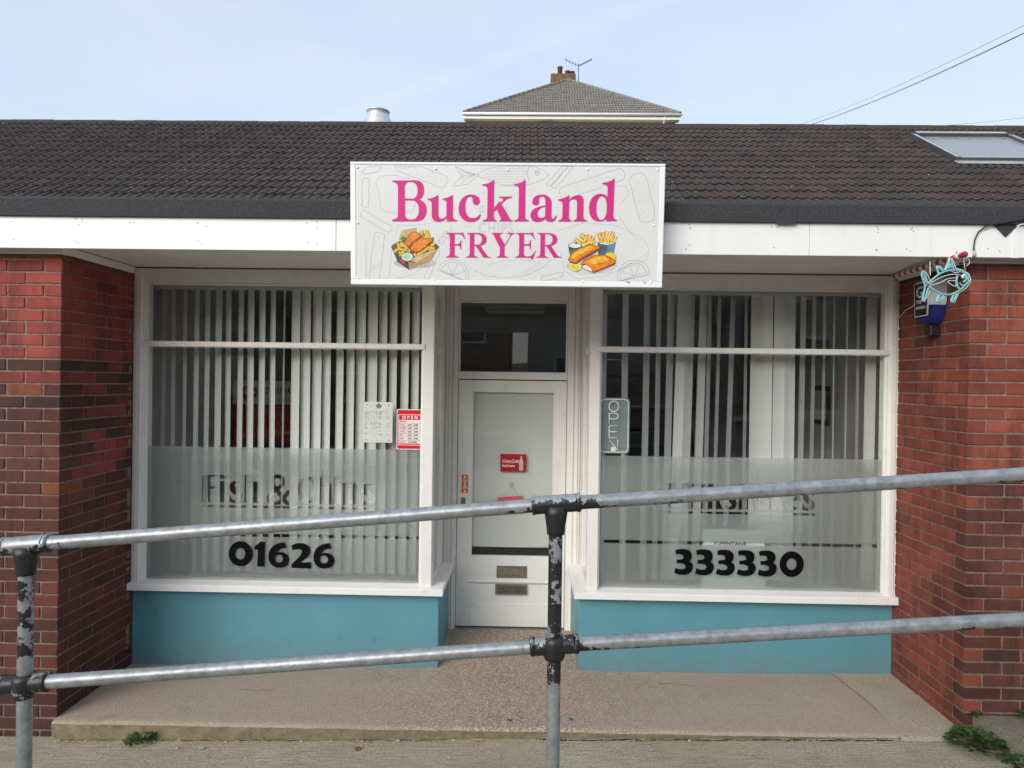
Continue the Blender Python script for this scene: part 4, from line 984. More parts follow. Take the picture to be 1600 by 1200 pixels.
picture('chicken_box_picture', 12, 600, 340, [
    ((.50, .46, .50), [ell(590, 850, 400, 100)]),
    ((.56, .40, .21), [[(330, 230), (620, 182), (625, 360), (300, 450), (280, 420)]]),
    ((.13, .075, .04), [[(135, 545), (160, 510), (280, 440), (950, 450), (1050, 540), (1030, 580), (620, 840), (480, 850), (200, 660)]]),
    ((.07, .05, .045), [[(135, 545), (200, 645), (480, 830), (478, 982), (260, 832), (180, 640)]]),
    ((.46, .29, .11), [[(480, 982), (470, 835), (620, 845), (1040, 560), (880, 815)]]),
    ((.62, .47, .27), [[(510, 810), (620, 842), (1015, 595), (960, 600), (720, 680), (600, 735)]]),
    ((.30, .17, .02), [bar(a, b, c_, d, 62) for a, b, c_, d in f1]),
    ((.74, .50, .06), [bar(a, b, c_, d, 44) for a, b, c_, d in f1]),
    ((.08, .20, .03), [[(305, 385), (345, 360), (370, 335), (400, 358), (452, 380), (440, 425), (360, 445)]]),
    ((.30, .07, .008), [[(372, 475), (430, 395), (480, 300), (540, 262), (600, 252), (680, 285), (716, 350), (560, 450), (480, 560), (420, 520)], [(490, 565), (560, 455), (700, 362), (800, 385), (945, 362), (950, 400), (930, 440), (800, 540), (700, 632), (600, 655), (500, 610)]]),
    ((.80, .22, .018), [[(395, 470), (440, 400), (495, 310), (550, 275), (610, 268), (665, 300), (690, 345), (550, 440), (470, 530), (425, 505)], [(510, 560), (570, 470), (700, 380), (800, 400), (920, 378), (915, 425), (790, 520), (690, 610), (600, 632), (520, 595)]]),
    ((.90, .42, .08), speck([(rr_.uniform(540, 660), rr_.uniform(290, 390)) for _ in range(14)] + [(rr_.uniform(580, 800), rr_.uniform(420, 560)) for _ in range(22)], 13)),
    ((.35, .08, .01), speck([(rr_.uniform(470, 640), rr_.uniform(320, 470)) for _ in range(14)] + [(rr_.uniform(560, 800), rr_.uniform(430, 600)) for _ in range(20)], 8)),
    ((.35, .37, .36), [ell(445, 737, 112, 82)]), ((.76, .80, .78), [ell(445, 732, 104, 74)]), ((.42, .66, .46), [ell(442, 732, 84, 55)]),
    ((.55, .03, .03), [[(320, 770), (402, 832), (405, 882), (308, 830)]]), ((.12, .28, .05), speck([(380, 400), (400, 380), (360, 415)], 22))])
fl2 = [(370, 390, 450, 450), (480, 300, 560, 370), (590, 300, 600, 380), (660, 320, 640, 380), (730, 330, 700, 400), (450, 380, 520, 430), (520, 460, 580, 390), (600, 410, 720, 390), (560, 490, 700, 440), (660, 480, 770, 420), (470, 470, 510, 500), (620, 450, 640, 400)]
fr2 = [(815, 280, 890, 450), (900, 260, 905, 350), (985, 240, 940, 440), (1100, 250, 1030, 420), (1010, 350, 930, 470), (1000, 400, 1000, 480), (1080, 380, 1060, 470), (1150, 340, 1100, 450), (860, 380, 880, 460)]
picture('fish_and_chips_picture', 12, 870, 340, [
    ((.60, .62, .64), [ell(700, 900, 480, 130)]),
    ((.36, .15, .012), [bar(a, b, c_, d, 70) for a, b, c_, d in fl2 + fr2]),
    ((.86, .50, .07), [bar(a, b, c_, d, 50) for a, b, c_, d in fl2 + fr2]),
    ((.93, .68, .22), [bar(a + 8, b, c_ + 4, d, 18) for a, b, c_, d in fl2 + fr2]),
    ((.06, .12, .18), [[(805, 440), (980, 490), (1150, 440), (1110, 660), (820, 695)]]), ((.12, .24, .30), [[(1000, 490), (1140, 450), (1105, 650), (980, 660)]]),
    ((.80, .81, .80), [[(805, 425), (830, 455), (980, 482), (1120, 458), (1152, 425), (1150, 445), (1100, 478), (980, 500), (850, 478), (808, 445)]]),
    ((.03, .08, .12), [[(255, 505), (510, 545), (480, 620), (300, 700), (265, 600)]]), ((.10, .24, .05), [[(262, 620), (400, 590), (420, 640), (300, 725)]]),
    ((.04, .09, .12), [ell(382, 515, 132, 58)]), ((.74, .77, .75), [ell(382, 513, 118, 46)]), ((.10, .22, .06), [ell(398, 480, 30, 14, 8)]),
    ((.62, .50, .10), [ell(1045, 735, 118, 95)]), ((.74, .58, .03), [ell(1045, 735, 98, 76)]),
    ((.33, .06, .008), [[(250, 780), (320, 660), (470, 555), (680, 482), (885, 548), (850, 590), (700, 690), (510, 790), (405, 868), (285, 832)]]),
    ((.80, .26, .015), [[(265, 775), (330, 668), (475, 568), (680, 495), (840, 545), (690, 640), (500, 740), (400, 830), (290, 815)]]),
    ((.88, .50, .04), [[(310, 740), (360, 670), (490, 585), (670, 520), (760, 540), (640, 610), (470, 690), (370, 770)]]),
    ((.33, .06, .008), [[(485, 872), (555, 788), (760, 690), (950, 685), (1158, 800), (1130, 872), (740, 1032), (560, 960)]]),
    ((.82, .24, .015), [[(500, 865), (570, 800), (765, 705), (940, 700), (1130, 805), (1110, 850), (740, 1005), (690, 930), (600, 880)]]),
    ((.90, .50, .05), [[(600, 830), (770, 735), (930, 720), (1020, 775), (900, 830), (740, 870)]]),
    ((.82, .80, .74), [[(520, 905), (600, 882), (690, 945), (715, 1012), (560, 955)]]),
    ((.55, .10, .008), speck([(rr_.uniform(380, 720), 720 - (u_ - 380) * .0) for u_ in (0,)] + [(rr_.uniform(560, 1080), rr_.uniform(760, 880)) for _ in range(26)] + [(400 + 380 * k_ / 16, 740 - 190 * k_ / 16 + rr_.uniform(-40, 40)) for k_ in range(17)], 10)),
    ((.80, .74, .42), [[(265, 850), (340, 865), (515, 885), (490, 965), (400, 1005), (310, 970)]]), ((.80, .60, .02), [[(290, 865), (400, 880), (490, 890), (465, 950), (395, 985), (325, 955)]])])

# ==================================================================================================
# TUBULAR RAILING
# ==================================================================================================
RYY = 1.98
rail_t = empty('tubular_railing', (.101, RYY, street_z(.1)), 'galvanised tube railing with flaking black paint in front of the shop', 'railing')
def ptube(pts, r, pf, n=28, prof=None):
    """tube with a float attribute telling how much paint is left: pf(point, outward normal, u)"""
    pts = [Vector(p) for p in pts]; vs_, fs, pv = [], [], []
    for i, p in enumerate(pts):
        d = (pts[min(i + 1, len(pts) - 1)] - pts[max(i - 1, 0)]).normalized()
        up = Vector((0, 0, 1)) if abs(d.z) < .9 else Vector((0, 1, 0)); u = d.cross(up).normalized(); v = u.cross(d)
        rr = prof[i] if prof else r
        for k in range(n):
            nn = u * math.cos(2 * PI * k / n) + v * math.sin(2 * PI * k / n); q_ = p + nn * rr
            vs_.append(q_); pv.append(pf(q_, nn, i / (len(pts) - 1)))
    for i in range(len(pts) - 1):
        for k in range(n): fs.append((i * n + k, i * n + (k + 1) % n, (i + 1) * n + (k + 1) % n, (i + 1) * n + k))
    fs.append(tuple(range(n - 1, -1, -1))); fs.append(tuple((len(pts) - 1) * n + k for k in range(n)))
    me = bpy.data.meshes.new('tube'); me.from_pydata(vs_, [], fs); me.shade_smooth()
    a = me.attributes.new('paint', 'FLOAT', 'POINT'); a.data.foreach_set('value', pv)
    return me
TR = .0208
posts = [-3.12, -1.51, .101, 1.71]
def rail_z(x, low):
    k = [(-3.12, 1.391, .970), (-1.51, 1.543, 1.120), (.101, 1.695, 1.270), (1.71, 1.824, 1.392), (3.4, 1.955, 1.52)]
    for a, b in zip(k, k[1:]):
        if x <= b[0]: f = (x - a[0]) / (b[0] - a[0]); return (a[2] + (b[2] - a[2]) * f) if low else (a[1] + (b[1] - a[1]) * f)
    return k[-1][2 if low else 1]
for low in (0, 1):
    for a, b in zip(posts, posts[1:] + [3.3]):
        pts = [(a + (b - a) * i / 160, RYY, rail_z(a + (b - a) * i / 160, low)) for i in range(161)]
        def pf(p, n_, u, a=a, b=b):
            dend = min(abs(p.x - a), abs(p.x - b)); near = max(0, 1 - dend / .24)
            under = max(0, -n_.z); right = (p.x > .1)
            return -.165 + near * .33 + under * (.25 if right else .09) + (.03 if right else -.03) + (.05 * near) - max(0, n_.z) * .05 - (.12 if (low and not right) else 0)
        link('rail', ptube(pts, TR, pf), M['rail'], rail_t)
for i, x in enumerate(posts):
    zt, zl, zb = rail_z(x, 0), rail_z(x, 1), street_z(x) - .25
    def pf(p, n_, u, i=i, zt=zt, zl=zl):
        if i == 2: return .235 if p.z > zl + .01 else (.22 - max(0, (zl - .07 - p.z)) * 3.4)
        if i == 1: return .15 if p.z > zl + .02 else (.1 - (zl - p.z) * 3.6)
        return .1
    pts = [(x, RYY, zb + (zt - zb) * k / 120) for k in range(121)]
    link('post', ptube(pts, TR, pf), M['rail'], rail_t)
    base = MB(); base.lathe([(.06, 0), (.06, .008), (.03, .012), (.028, .05)], (x, RYY, street_z(x) - .0), 20); base.build('post_flange', M['rail'], rail_t)
    # tee at the top rail
    slope = (rail_z(x + .05, 0) - rail_z(x - .05, 0)) / .1; hl = .073
    prof = [.0255, .0285, .0285, .027] + [.027] * 20 + [.027, .0285, .0285, .0255]; n_ = len(prof)
    xx = [-hl, -hl + .001, -hl + .010, -hl + .012] + [-hl + .012 + (2 * hl - .024) * k / 19 for k in range(20)] + [hl - .012, hl - .010, hl - .001, hl]
    b0 = {2: .28, 1: .10}.get(i, .15)
    pft = lambda p, nrm, u, zt=zt, b0=b0: b0 - max(0, nrm.z) * .22 + .1 * max(0, -nrm.z)
    link('tee_fitting', ptube([(x + d, RYY, zt + slope * d) for d in xx], .028, pft, 28, prof), M['rail'], rail_t)
    zs = [zt - .004, zt - .03, zt - .05, zt - .072, zt - .074, zt - .090, zt - .0905]
    link('tee_socket', ptube([(x, RYY, z) for z in zs], .03, lambda p, nrm, u: .38, 28, [.034, .034, .0315, .0275, .0275, .0265, .021]), M['rail'], rail_t)
    slope = (rail_z(x + .05, 1) - rail_z(x - .05, 1)) / .1
    b1 = {2: .27, 1: .25}.get(i, .2)
    link('cross_fitting', ptube([(x + d, RYY + .001, zl + slope * d) for d in xx], .029, lambda p, nrm, u, b1=b1: b1 - max(0, nrm.z) * .12, 28, [q_ + .0005 for q_ in prof]), M['rail'], rail_t)
    link('cross_collar', ptube([(x, RYY - .001, zl + d) for d in (-.042, -.040, -.03, -.015, 0, .015, .028, .030)], .03, lambda p, nrm, u: .30, 28, [.022, .029, .033, .0345, .035, .034, .0285, .022]), M['rail'], rail_t)

# ==================================================================================================
# BLINDS AND THINGS INSIDE
# ==================================================================================================
def vane_mesh():
    vs_, fs = [], []; n = 6; m_ = 8
    for j in range(m_ + 1):
        for i in range(n + 1):
            u = i / n - .5; vs_.append((u * .089, .004 * (1 - 4 * u * u), j / m_))
    for j in range(m_):
        for i in range(n): k = j * (n + 1) + i; fs.append((k, k + 1, k + n + 2, k + n + 1))
    me = bpy.data.meshes.new('vane'); me.from_pydata(vs_, [], fs); me.shade_smooth(); me.materials.append(M['vane']); return me
VM = vane_mesh()
def blind(label, x0, x1, vanes, zb, zt):
    t_ = empty('vertical_blind', ((x0 + x1) / 2, 4.85, zb), label, 'blind', 'vertical blinds in the shop windows')
    box('head_rail', M['vane'], t_, x0, x1, 4.83, 4.87, zt, zt + .04, .002)
    for x, th, lean in vanes:
        o = link('vane', VM, None, t_, False); o.matrix_parent_inverse = t_.matrix_basis.inverted() if False else Matrix.Translation(t_.location).inverted()
        o.location = (x - lean * .45, 4.85, zb); o.rotation_euler = (random.uniform(-.003, .003), math.radians(0) + math.atan(lean / 1.0) if lean else random.uniform(-.002, .002), math.radians(th)); o.scale = (1, 1, zt - zb)
        
VL = [(-2.683, -41), (-2.602, -44), (-2.52, -47), (-2.436, -42), (-2.357, -42), (-2.273, -36), (-2.195, -40), (-2.109, -42), (-2.027, -37), (-1.946, -39), (-1.862, -44), (-1.785, -78), (-1.695, -29), (-1.616, -23), (-1.538, -24), (-1.462, -33), (-1.367, -38), (-1.287, -35), (-1.209, -29), (-1.124, -23), (-1.045, -37), (-0.967, -40), (-0.887, -39), (-0.807, -42)]
VR = [(0.582, 56, 0), (0.739, 51, 0), (0.894, 49, .012), (0.978, 55, .01), (1.057, 45, .015), (1.124, 15, .022), (1.19, 35, .03), (1.28, 36, .03), (1.347, 56, .04), (1.416, 57, .045), (1.505, 50, .055), (1.62, 57, .01), (1.686, 19, 0), (1.769, 0, 0), (1.859, 0, 0), (1.942, 16, 0), (2.023, 43, .006), (2.103, 50, .008), (2.185, 53, .008), (2.263, 71, .004), (2.346, 72, .004), (2.431, 50, .006), (2.515, 10, .005)]
blind('vertical slat blind evenly turned behind the left window', -2.75, -.72, [(x, a, 0) for x, a in VL], .63, 2.715)
blind('vertical slat blind with crooked gappy slats behind the right window', .50, 2.60, VR, .63, 2.715)

# drinks cooler behind the left window
ck = empty('drinks_cooler', (-2.42, 6.5, .05), 'red drinks cooler with white header behind the left blind', 'drinks cooler')
cm = pm((.42, .012, .02), .35, .05)
cb = MB(); cb.box(-2.76, -2.10, 6.2, 6.8, .05, 1.812, .01); cb.build('cabinet', cm, ck)
hd = box('header', pm((.62, .62, .61), .4, .03), ck, -2.76, -2.10, 6.19, 6.8, 1.814, 2.04, .008)
dsc = MB(); dsc.lathe([(.075, 0), (.072, -.004)], (-2.60, 6.189, 1.925), 28, 'Y'); dsc.build('red_disc', cm, ck)
me = text_mesh('DRINK', .085, .001, .001, .35, 1.1); me.materials.append(cm); place('header_lettering', me, None, ck, (-2.47, 6.189, 1.915))
me = text_mesh('ICE COLD', .032, .001, 0, 0, 1.5); me.materials.append(M['black']); place('header_lettering', me, None, ck, (-2.45, 6.189, 1.855))
me = text_mesh('Coca-Cola', .034, .001, 0, .45, .85, 'CENTER'); me.materials.append(pm((.8, .8, .78))); place('disc_lettering', me, None, ck, (-2.60, 6.184, 1.915))
dg_ = MB(); dg_.box(-2.70, -2.16, 6.185, 6.1995, .25, 1.45, .004); dg_.build('cooler_door', M['interior_dark'], ck)
# notices on the right-hand wall, counter and menu board at the back, unlit strip light
nt_ = empty('framed_notice', (2.63, 5.9, 1.6), 'black framed notice on the wall behind the right blind', 'notice')
box('notice_frame', M['black'], nt_, 2.605, 2.63, 5.70, 5.98, 1.72, 2.06, .004); box('notice_sheet', pm((.5, .5, .47)), nt_, 2.602, 2.606, 5.73, 5.95, 1.76, 2.02, 0)
ct = empty('serving_counter', (0.2, 7.0, .05), 'dark serving counter at the back of the shop', 'counter')
box('counter_front', M['interior_dark'], ct, -1.7, 2.3, 7.0, 7.5, .05, 1.0, .01); box('counter_top', M['steel'], ct, -1.75, 2.35, 6.95, 7.55, 1.001, 1.04, .006)
fr_ = empty('frying_range', (.3, 8.0, .05), 'steel frying range behind the counter', 'frying range')
box('range_body', M['interior_dark'], fr_, -1.4, 2.0, 7.75, 8.19, .05, 1.5, .01); box('range_hood', M['steel'], fr_, -1.4, 2.0, 7.7, 8.19, 1.75, 2.15, .02); box('range_back', M['steel'], fr_, -1.38, 1.98, 8.1, 8.192, 1.501, 1.749, 0)
li = empty('strip_light', (-.1, 7.0, 2.78), 'unlit fluorescent strip light seen through the fanlight', 'strip light')
box('light_body', pm((.6, .6, .6)), li, -.42, .22, 6.95, 7.05, 2.82, 2.861, .004); mbt = MB(); mbt.tube([(-.40, 7.0, 2.80), (.20, 7.0, 2.80)], .016, 12); mbt.build('light_tube', pm((.7, .7, .68)), li)
# carton between glass and blind on the right (printed word shows through the clear slot)
ca = empty('white_carton', (1.55, 4.77, .54), 'white carton standing behind the frosted right window', 'carton')
box('carton_body', pm((.66, .68, .67), .6, .03), ca, 1.30, 1.74, 4.745, 4.79, .605, 1.02, .003)
me = text_mesh('C-PENTANE', .036, .0004, .0008, 0, 1.0, 'LEFT', 1.2); me.materials.append(M['black']); place('carton_lettering', me, None, ca, (1.375, 4.7445, .909))

# ---- signs on the left glass
mn = empty('menu_board', (-1.04, 4.71, 1.61), 'small printed white menu sheet on four screws inside left window', 'menu')
box('menu_sheet', pm((.62, .655, .62), .35, .03), mn, -1.146, -.939, 4.7085, 4.7115, 1.610, 1.901, .001)
rnd = random.Random(2); qd = []
def dash(x, z, l, w_=.0022): qd.append([Vector((x, z)), Vector((x + l, z)), Vector((x + l, z + w_)), Vector((x, z + w_))])
zz = 1.840
while zz > 1.66:
    for xc_, cols in ((-1.138, (-1.095, -1.075, -1.058)), (-1.040, (-.985, -.968))):
        if rnd.random() < .8:
            l = rnd.uniform(.008, .034); x = xc_
            while x < xc_ + l: d = rnd.uniform(.003, .006); dash(x, zz, d); x += d + .0014
            for cx_ in cols:
                if rnd.random() < .75: dash(cx_, zz, .0032); dash(cx_ + .0042, zz, .0035)
    zz -= rnd.choice((.0068, .0068, .0135))
o = link('menu_print', strokes_mesh('menu_print', qd, 4.7078), M['black'], mn); o['kind'] = 'stuff'
lg = [[Vector((-1.040 + a, 1.8735 + b)), Vector((-1.040 - a, 1.8735 + b)), Vector((-1.040 - a, 1.8735 + b + .0042)), Vector((-1.040 + a, 1.8735 + b + .0042))] for a, b in ((.012, -.016), (.018, -.010), (.020, -.004), (.019, .002), (.013, .008))]
lg.append([Vector((-1.046, 1.8735 + .014)), Vector((-1.034, 1.8735 + .014)), Vector((-1.040, 1.8735 + .023))])
link('menu_emblem', strokes_mesh('menu_emblem', lg, 4.7078), M['black'], mn)
for x, z in ((-1.125, 1.88), (-.968, 1.878), (-1.127, 1.63), (-.963, 1.628)): MB().lathe([(.005, 0), (.0045, -.002)], (x, 4.7085, z), 12, 'Y').build('screw', M['steel'], mn)
oh = empty('opening_hours_sign', (-.81, 4.71, 1.563), 'red opening hours sign hung at the right edge of the left window', 'sign')
RED = pm((.62, .006, .018), .35, .04); WHT = pm((.80, .79, .78), .35, .03); DARK = M['black']
me = fill([rrect(-.910, -.722, 1.563, 1.853, .010)], .002); me.materials.append(WHT); place('sign_border', me, None, oh, (0, 4.711, 0))
me = fill([rrect(-.904, -.728, 1.569, 1.847, .010)], .0006); me.materials.append(RED); place('sign_face', me, None, oh, (0, 4.7089, 0))
me = fill([rrect(-.897, -.735, 1.594, 1.815, .004), rrect(-.893, -.739, 1.598, 1.811, .003)], .0004); me.materials.append(WHT); place('inner_border', me, None, oh, (0, 4.7083, 0))
me = text_mesh('OPEN', .030, .0005, .0012, 0, 1.75, 'CENTER'); me.materials.append(WHT); place('sign_lettering', me, None, oh, (-.8135, 4.7082, 1.783))
for i, (d, h_) in enumerate((('MON', '-'), ('TUE', '4:30 - 9:00'), ('WED', '4:30 - 9:00'), ('THU', '4:30 - 9:00'), ('FRI', '4:30 - 9:00'), ('SAT', '4:30 - 9:00'), ('SUN', 'CLOSED'))):
    z = 1.7545 - i * .0245
    me = fill([[(-.890, z), (-.742, z), (-.742, z + .0215), (-.890, z + .0215)]], .0003); me.materials.append(WHT); row = place('hours_row', me, None, oh, (0, 4.7083, 0))
    me = text_mesh(d, .0165, .0002, .0006, 0, 1.1); me.materials.append(pm((.45, .02, .05))); place('day_lettering', me, None, row, (-.885, 4.7078, z + .005))
    me = text_mesh(h_, .0165, .0002, .0007, 0, 1.05, 'CENTER'); me.materials.append(DARK); place('time_lettering', me, None, row, (-.793, 4.7078, z + .005))
    MB().box(-.8465, -.8455, 4.7076, 4.7079, z, z + .0215).build('column_line', DARK, row)
# ---- neon style OPEN sign on the right glass
ne = empty('hanging_open_sign', (.65, 4.73, 1.553), 'clear upright neon tube sign reading OPEN behind the right window', 'sign')
me = fill([rrect(.541, .762, 1.553, 1.955, .03)], .004)
t = NT('frosted_acrylic'); tp = t.n('ShaderNodeBsdfTransparent', {'Color': (.9, .93, .92, 1)}); dfs = t.pbr((.34, .38, .385, 1), .25)
M['milky'] = t.done(t.n('ShaderNodeMixShader', {0: .62, 1: tp.outputs[0], 2: dfs}).outputs[0])
me.materials.append(M['milky']); place('sign_plate', me, None, ne, (0, 4.746, 0))
NE = pm((.88, .89, .87), .3, .02)
def stroke(name, pts, r, mat, parent, closed=False, y=4.7365, n=8):
    p = [(x, y, z) for x, z in pts]
    if closed: p = p + [p[0], p[1]]
    return MB().tube(p, r, n).build(name, mat, parent)
stroke('border_tube', rrect(.553, .750, 1.565, 1.943, .028), .0042, NE, ne, True)
cx_, lw = .646, .034
stroke('letter_tube', ell(cx_, 1.893, .035, .038, 24), .0048, NE, ne, True)
stroke('letter_tube', [(cx_ - .032, 1.765), (cx_ - .032, 1.843), (cx_ + .012, 1.843)] + [(cx_ + .012 + .02 * math.cos(a), 1.823 + .02 * math.sin(a)) for a in [math.radians(90 - 30 * k) for k in range(7)]] + [(cx_ - .03, 1.803)], .0048, NE, ne)
stroke('letter_tube', [(cx_ + .032, 1.752), (cx_ - .032, 1.752), (cx_ - .032, 1.668), (cx_ + .032, 1.668)], .0048, NE, ne); stroke('letter_tube', [(cx_ - .03, 1.710), (cx_ + .030, 1.710)], .0048, NE, ne)
stroke('letter_tube', [(cx_ - .032, 1.577), (cx_ - .032, 1.655), (cx_ + .032, 1.577), (cx_ + .032, 1.655)], .0048, NE, ne)
box('power_box', NE, ne, cx_ - .018, cx_ + .018, 4.733, 4.744, 1.571, 1.602, .002)
for x in (.565, .693): MB().lathe([(.006, 0), (.012, -.006), (.016, -.012), (.0165, -.014)], (x, 4.738, 2.243), 16, 'Y').build('suction_cup', M['acrylic'], ne)
stroke('hanging_wire', [(.565, 2.228), (.693, 2.228)], .0016, M['alu'], ne); stroke('hanging_wire', [(.565, 2.235), (.560, 1.955)], .0014, M['alu'], ne); stroke('hanging_wire', [(.693, 2.235), (.718, 1.955)], .0014, M['alu'], ne)
stroke('power_cord', [(.715, 1.553), (.712, 1.35), (.722, 1.10), (.728, .9), (.724, .65)], .003, NE, ne, y=4.742)
# ---- signs on the door glass
cs = empty('red_drink_sign', (-.08, 5.37, 1.327), 'small red sign advertising cola on the door glass', 'sign')
me = fill([rrect(-.185, .026, 1.327, 1.470, .008)], .004); me.materials.append(pm((.42, .012, .022), .3, .05)); place('sign_plate', me, None, cs, (0, 5.3745, 0))
me = text_mesh('Coca-Cola', .036, .0005, .0004, .45, .86); me.materials.append(WHT); place('sign_lettering', me, None, cs, (-.175, 5.3703, 1.402))
sw = []
for k in range(14): sw.append((-.170 + k * .0075, 1.400 + .003 * math.sin(k * .5)))
link('lettering_flourish', strokes_mesh('lettering_flourish', ribbon(sw, .0014), 5.3698), WHT, cs)
me = text_mesh('Sold here', .026, .0005, .0008, 0, 1.0); me.materials.append(WHT); place('sign_lettering', me, None, cs, (-.168, 5.3703, 1.366))
bt = [(-.031, 1.338), (.000, 1.338), (.002, 1.360), (-.001, 1.378), (.003, 1.395), (.001, 1.412), (-.008, 1.432), (-.010, 1.456), (-.021, 1.456), (-.023, 1.432), (-.032, 1.412), (-.034, 1.395), (-.030, 1.378), (-.033, 1.360)]
me = fill([bt], .0005); me.materials.append(pm((.55, .50, .48), .3, .08)); place('bottle_emblem', me, None, cs, (0, 5.3703, 0))
ps_ = empty('hanging_red_sign', (-.1, 5.37, 1.0), 'faded red sign hanging from a suction hook on the door', 'sign')
MB().poly([(-.201, 5.368, 1.115), (-.203, 5.368, .985), (.000, 5.368, 1.0), (.002, 5.368, 1.131)], (0, .004, 0)).build('sign_plate', pm((.55, .10, .14), .4, .06), ps_)
MB().lathe([(.022, 0), (.018, -.005), (.006, -.009), (.005, -.016)], (-.093, 5.3735, 1.222), 18, 'Y').build('suction_hook', M['acrylic'], ps_)
mbt = MB(); mbt.tube([(-.16, 5.3665, 1.128), (-.093, 5.364, 1.212), (-.035, 5.3665, 1.136)], .0012, 6); mbt.build('hanging_string', M['steel'], ps_)

# ==================================================================================================
# RIGHT CORNER: striped pole, fish sign, alarm box, cable
# ==================================================================================================
pl = empty('striped_pole', (2.50, 4.2, 2.80), 'red and white striped pole sticking out under the canopy', 'pole')
pa, pb = Vector((2.535, 4.62, 2.835)), Vector((2.405, 3.66, 2.792)); d_ = (pb - pa); nS = 22
pa = Vector((2.55, 4.64, 2.822))
for k in range(nS):
    mb = MB(); s0_, s1_ = pa + (pb - pa) * (k / nS), pa + (pb - pa) * ((k + 1) / nS)
    mb.tube([s0_, s1_], .0155, 12); mb.build('stripe', pm((.55, .015, .05) if k % 2 else (.80, .78, .76), .4, .08), pl)
mb = MB(); mb.tube([pb, pb + (pb - pa).normalized() * .03], .0155, 12, True, lambda u: .0155 * (1 - u) + .002); mb.build('pole_tip', pm((.55, .015, .05), .4, .08), pl)
for u in (.55, .68, .82, .90): 
    p = pa + (pb - pa) * u; mb = MB(); mb.tube([p, p + Vector((.004, 0, .030))], .0028, 6); mb.build('cable_tie', M['black'], pl)
# fish: traced outline, standing in its own plane parallel to the front
fs_ = empty('fish_sign', (2.39, 3.72, 2.53), 'turquoise neon tube fish sign hanging from the striped pole', 'sign')
def fz(x, y): px, py = 1390 + x / 6.667, 340 + y / 6.667; return (2.471 + (px - 1518) * .003525 + (py - 440) * .00005, 2.649 - (py - 440 - .013 * (px - 1518)) * .00355)
FY = 3.70
CY = pm((.19, .47, .52), .35, .05)
def ftube(pts, r=.0052, mat=CY, name='neon_tube', dy=0, closed=False):
    sm = []
    P_ = [Vector(fz(*p)) for p in pts]
    if closed: P_ = P_ + [P_[0], P_[1]]
    for i in range(len(P_) - 1):
        p0, p1, p2, p3 = P_[max(0, i - 1)], P_[i], P_[i + 1], P_[min(len(P_) - 1, i + 2)]
        for k in range(4):
            u = k / 4; sm.append(.5 * ((2 * p1) + (p2 - p0) * u + (2 * p0 - 5 * p1 + 4 * p2 - p3) * u * u + (3 * p1 - p0 - 3 * p2 + p3) * u ** 3))
    sm.append(P_[-1])
    MB().tube([(v.x, FY + dy, v.y) for v in sm], r, 8).build(name, mat, fs_)
body_u = [(400, 690), (470, 625), (550, 572), (640, 547), (720, 555), (785, 582), (825, 615), (815, 640), (828, 655), (800, 690), (745, 745), (690, 780), (620, 803), (550, 795), (480, 762), (410, 715)]
ftube(body_u)
ftube([(402, 690), (385, 640), (365, 590), (342, 570), (336, 600), (352, 650), (368, 700), (365, 760), (350, 820), (345, 862), (362, 858), (385, 800), (405, 730)])
ftube([(510, 590), (500, 545), (492, 522), (512, 522), (540, 545), (560, 562)]); ftube([(585, 552), (605, 500), (625, 445), (640, 440), (655, 490), (670, 545)]); ftube([(610, 535), (630, 480), (640, 530)])
ftube([(525, 797), (510, 840), (490, 875), (510, 872), (540, 845), (560, 810)]); ftube([(668, 795), (655, 840), (642, 870), (660, 875), (685, 835), (700, 785)])
ftube([(705, 605), (697, 650), (705, 710), (728, 745)], .0055); ftube([(775, 590), (800, 620), (790, 655), (765, 670)], .0060)
WT = pm((.82, .82, .80), .35, .03)
eye_ = fz(762, 615); MB().lathe([(.0, 0), (.011, -.001), (.011, -.008), (.004, -.010)], (eye_[0], FY, eye_[1]), 18, 'Y', False).build('fish_eye', WT, fs_)
MB().lathe([(.0035, 0), (.0035, -.002)], (eye_[0], FY - .010, eye_[1]), 10, 'Y').build('fish_pupil', M['black'], fs_)
for pts in ([(420, 690), (500, 640), (600, 600), (690, 590), (740, 600)], [(420, 705), (520, 680), (600, 640), (690, 625)], [(605, 665), (640, 655), (690, 665), (685, 715), (640, 695), (608, 672)], [(640, 555), (680, 572), (725, 570)], [(730, 680), (745, 700), (770, 705)]): ftube(pts, .0018, WT, 'inner_wire')
edge = [(395, 700), (370, 640), (352, 585), (338, 556), (362, 552), (395, 590), (425, 655), (480, 608), (530, 575), (490, 540), (486, 505), (520, 502), (570, 545), (600, 480), (620, 428), (650, 422), (672, 470), (690, 525), (760, 545), (820, 580), (845, 630), (840, 670), (800, 730), (720, 785), (700, 830), (680, 880), (645, 885), (640, 850), (655, 800), (580, 812), (545, 860), (505, 886), (482, 878), (505, 800), (430, 745), (405, 800), (365, 878), (335, 868), (352, 800), (368, 720)]
e2 = [fz(x + 10, y) for x, y in edge]
me = fill([e2], .004); me.materials.append(glass_mat('fish_acrylic', (.80, .82, .82, 1))); place('acrylic_back', me, None, fs_, (0, FY + .012, 0))
MB().tube([(x, FY + .009, z) for x, z in e2 + e2[:2]], .0024, 6).build('acrylic_edge', WT, fs_)
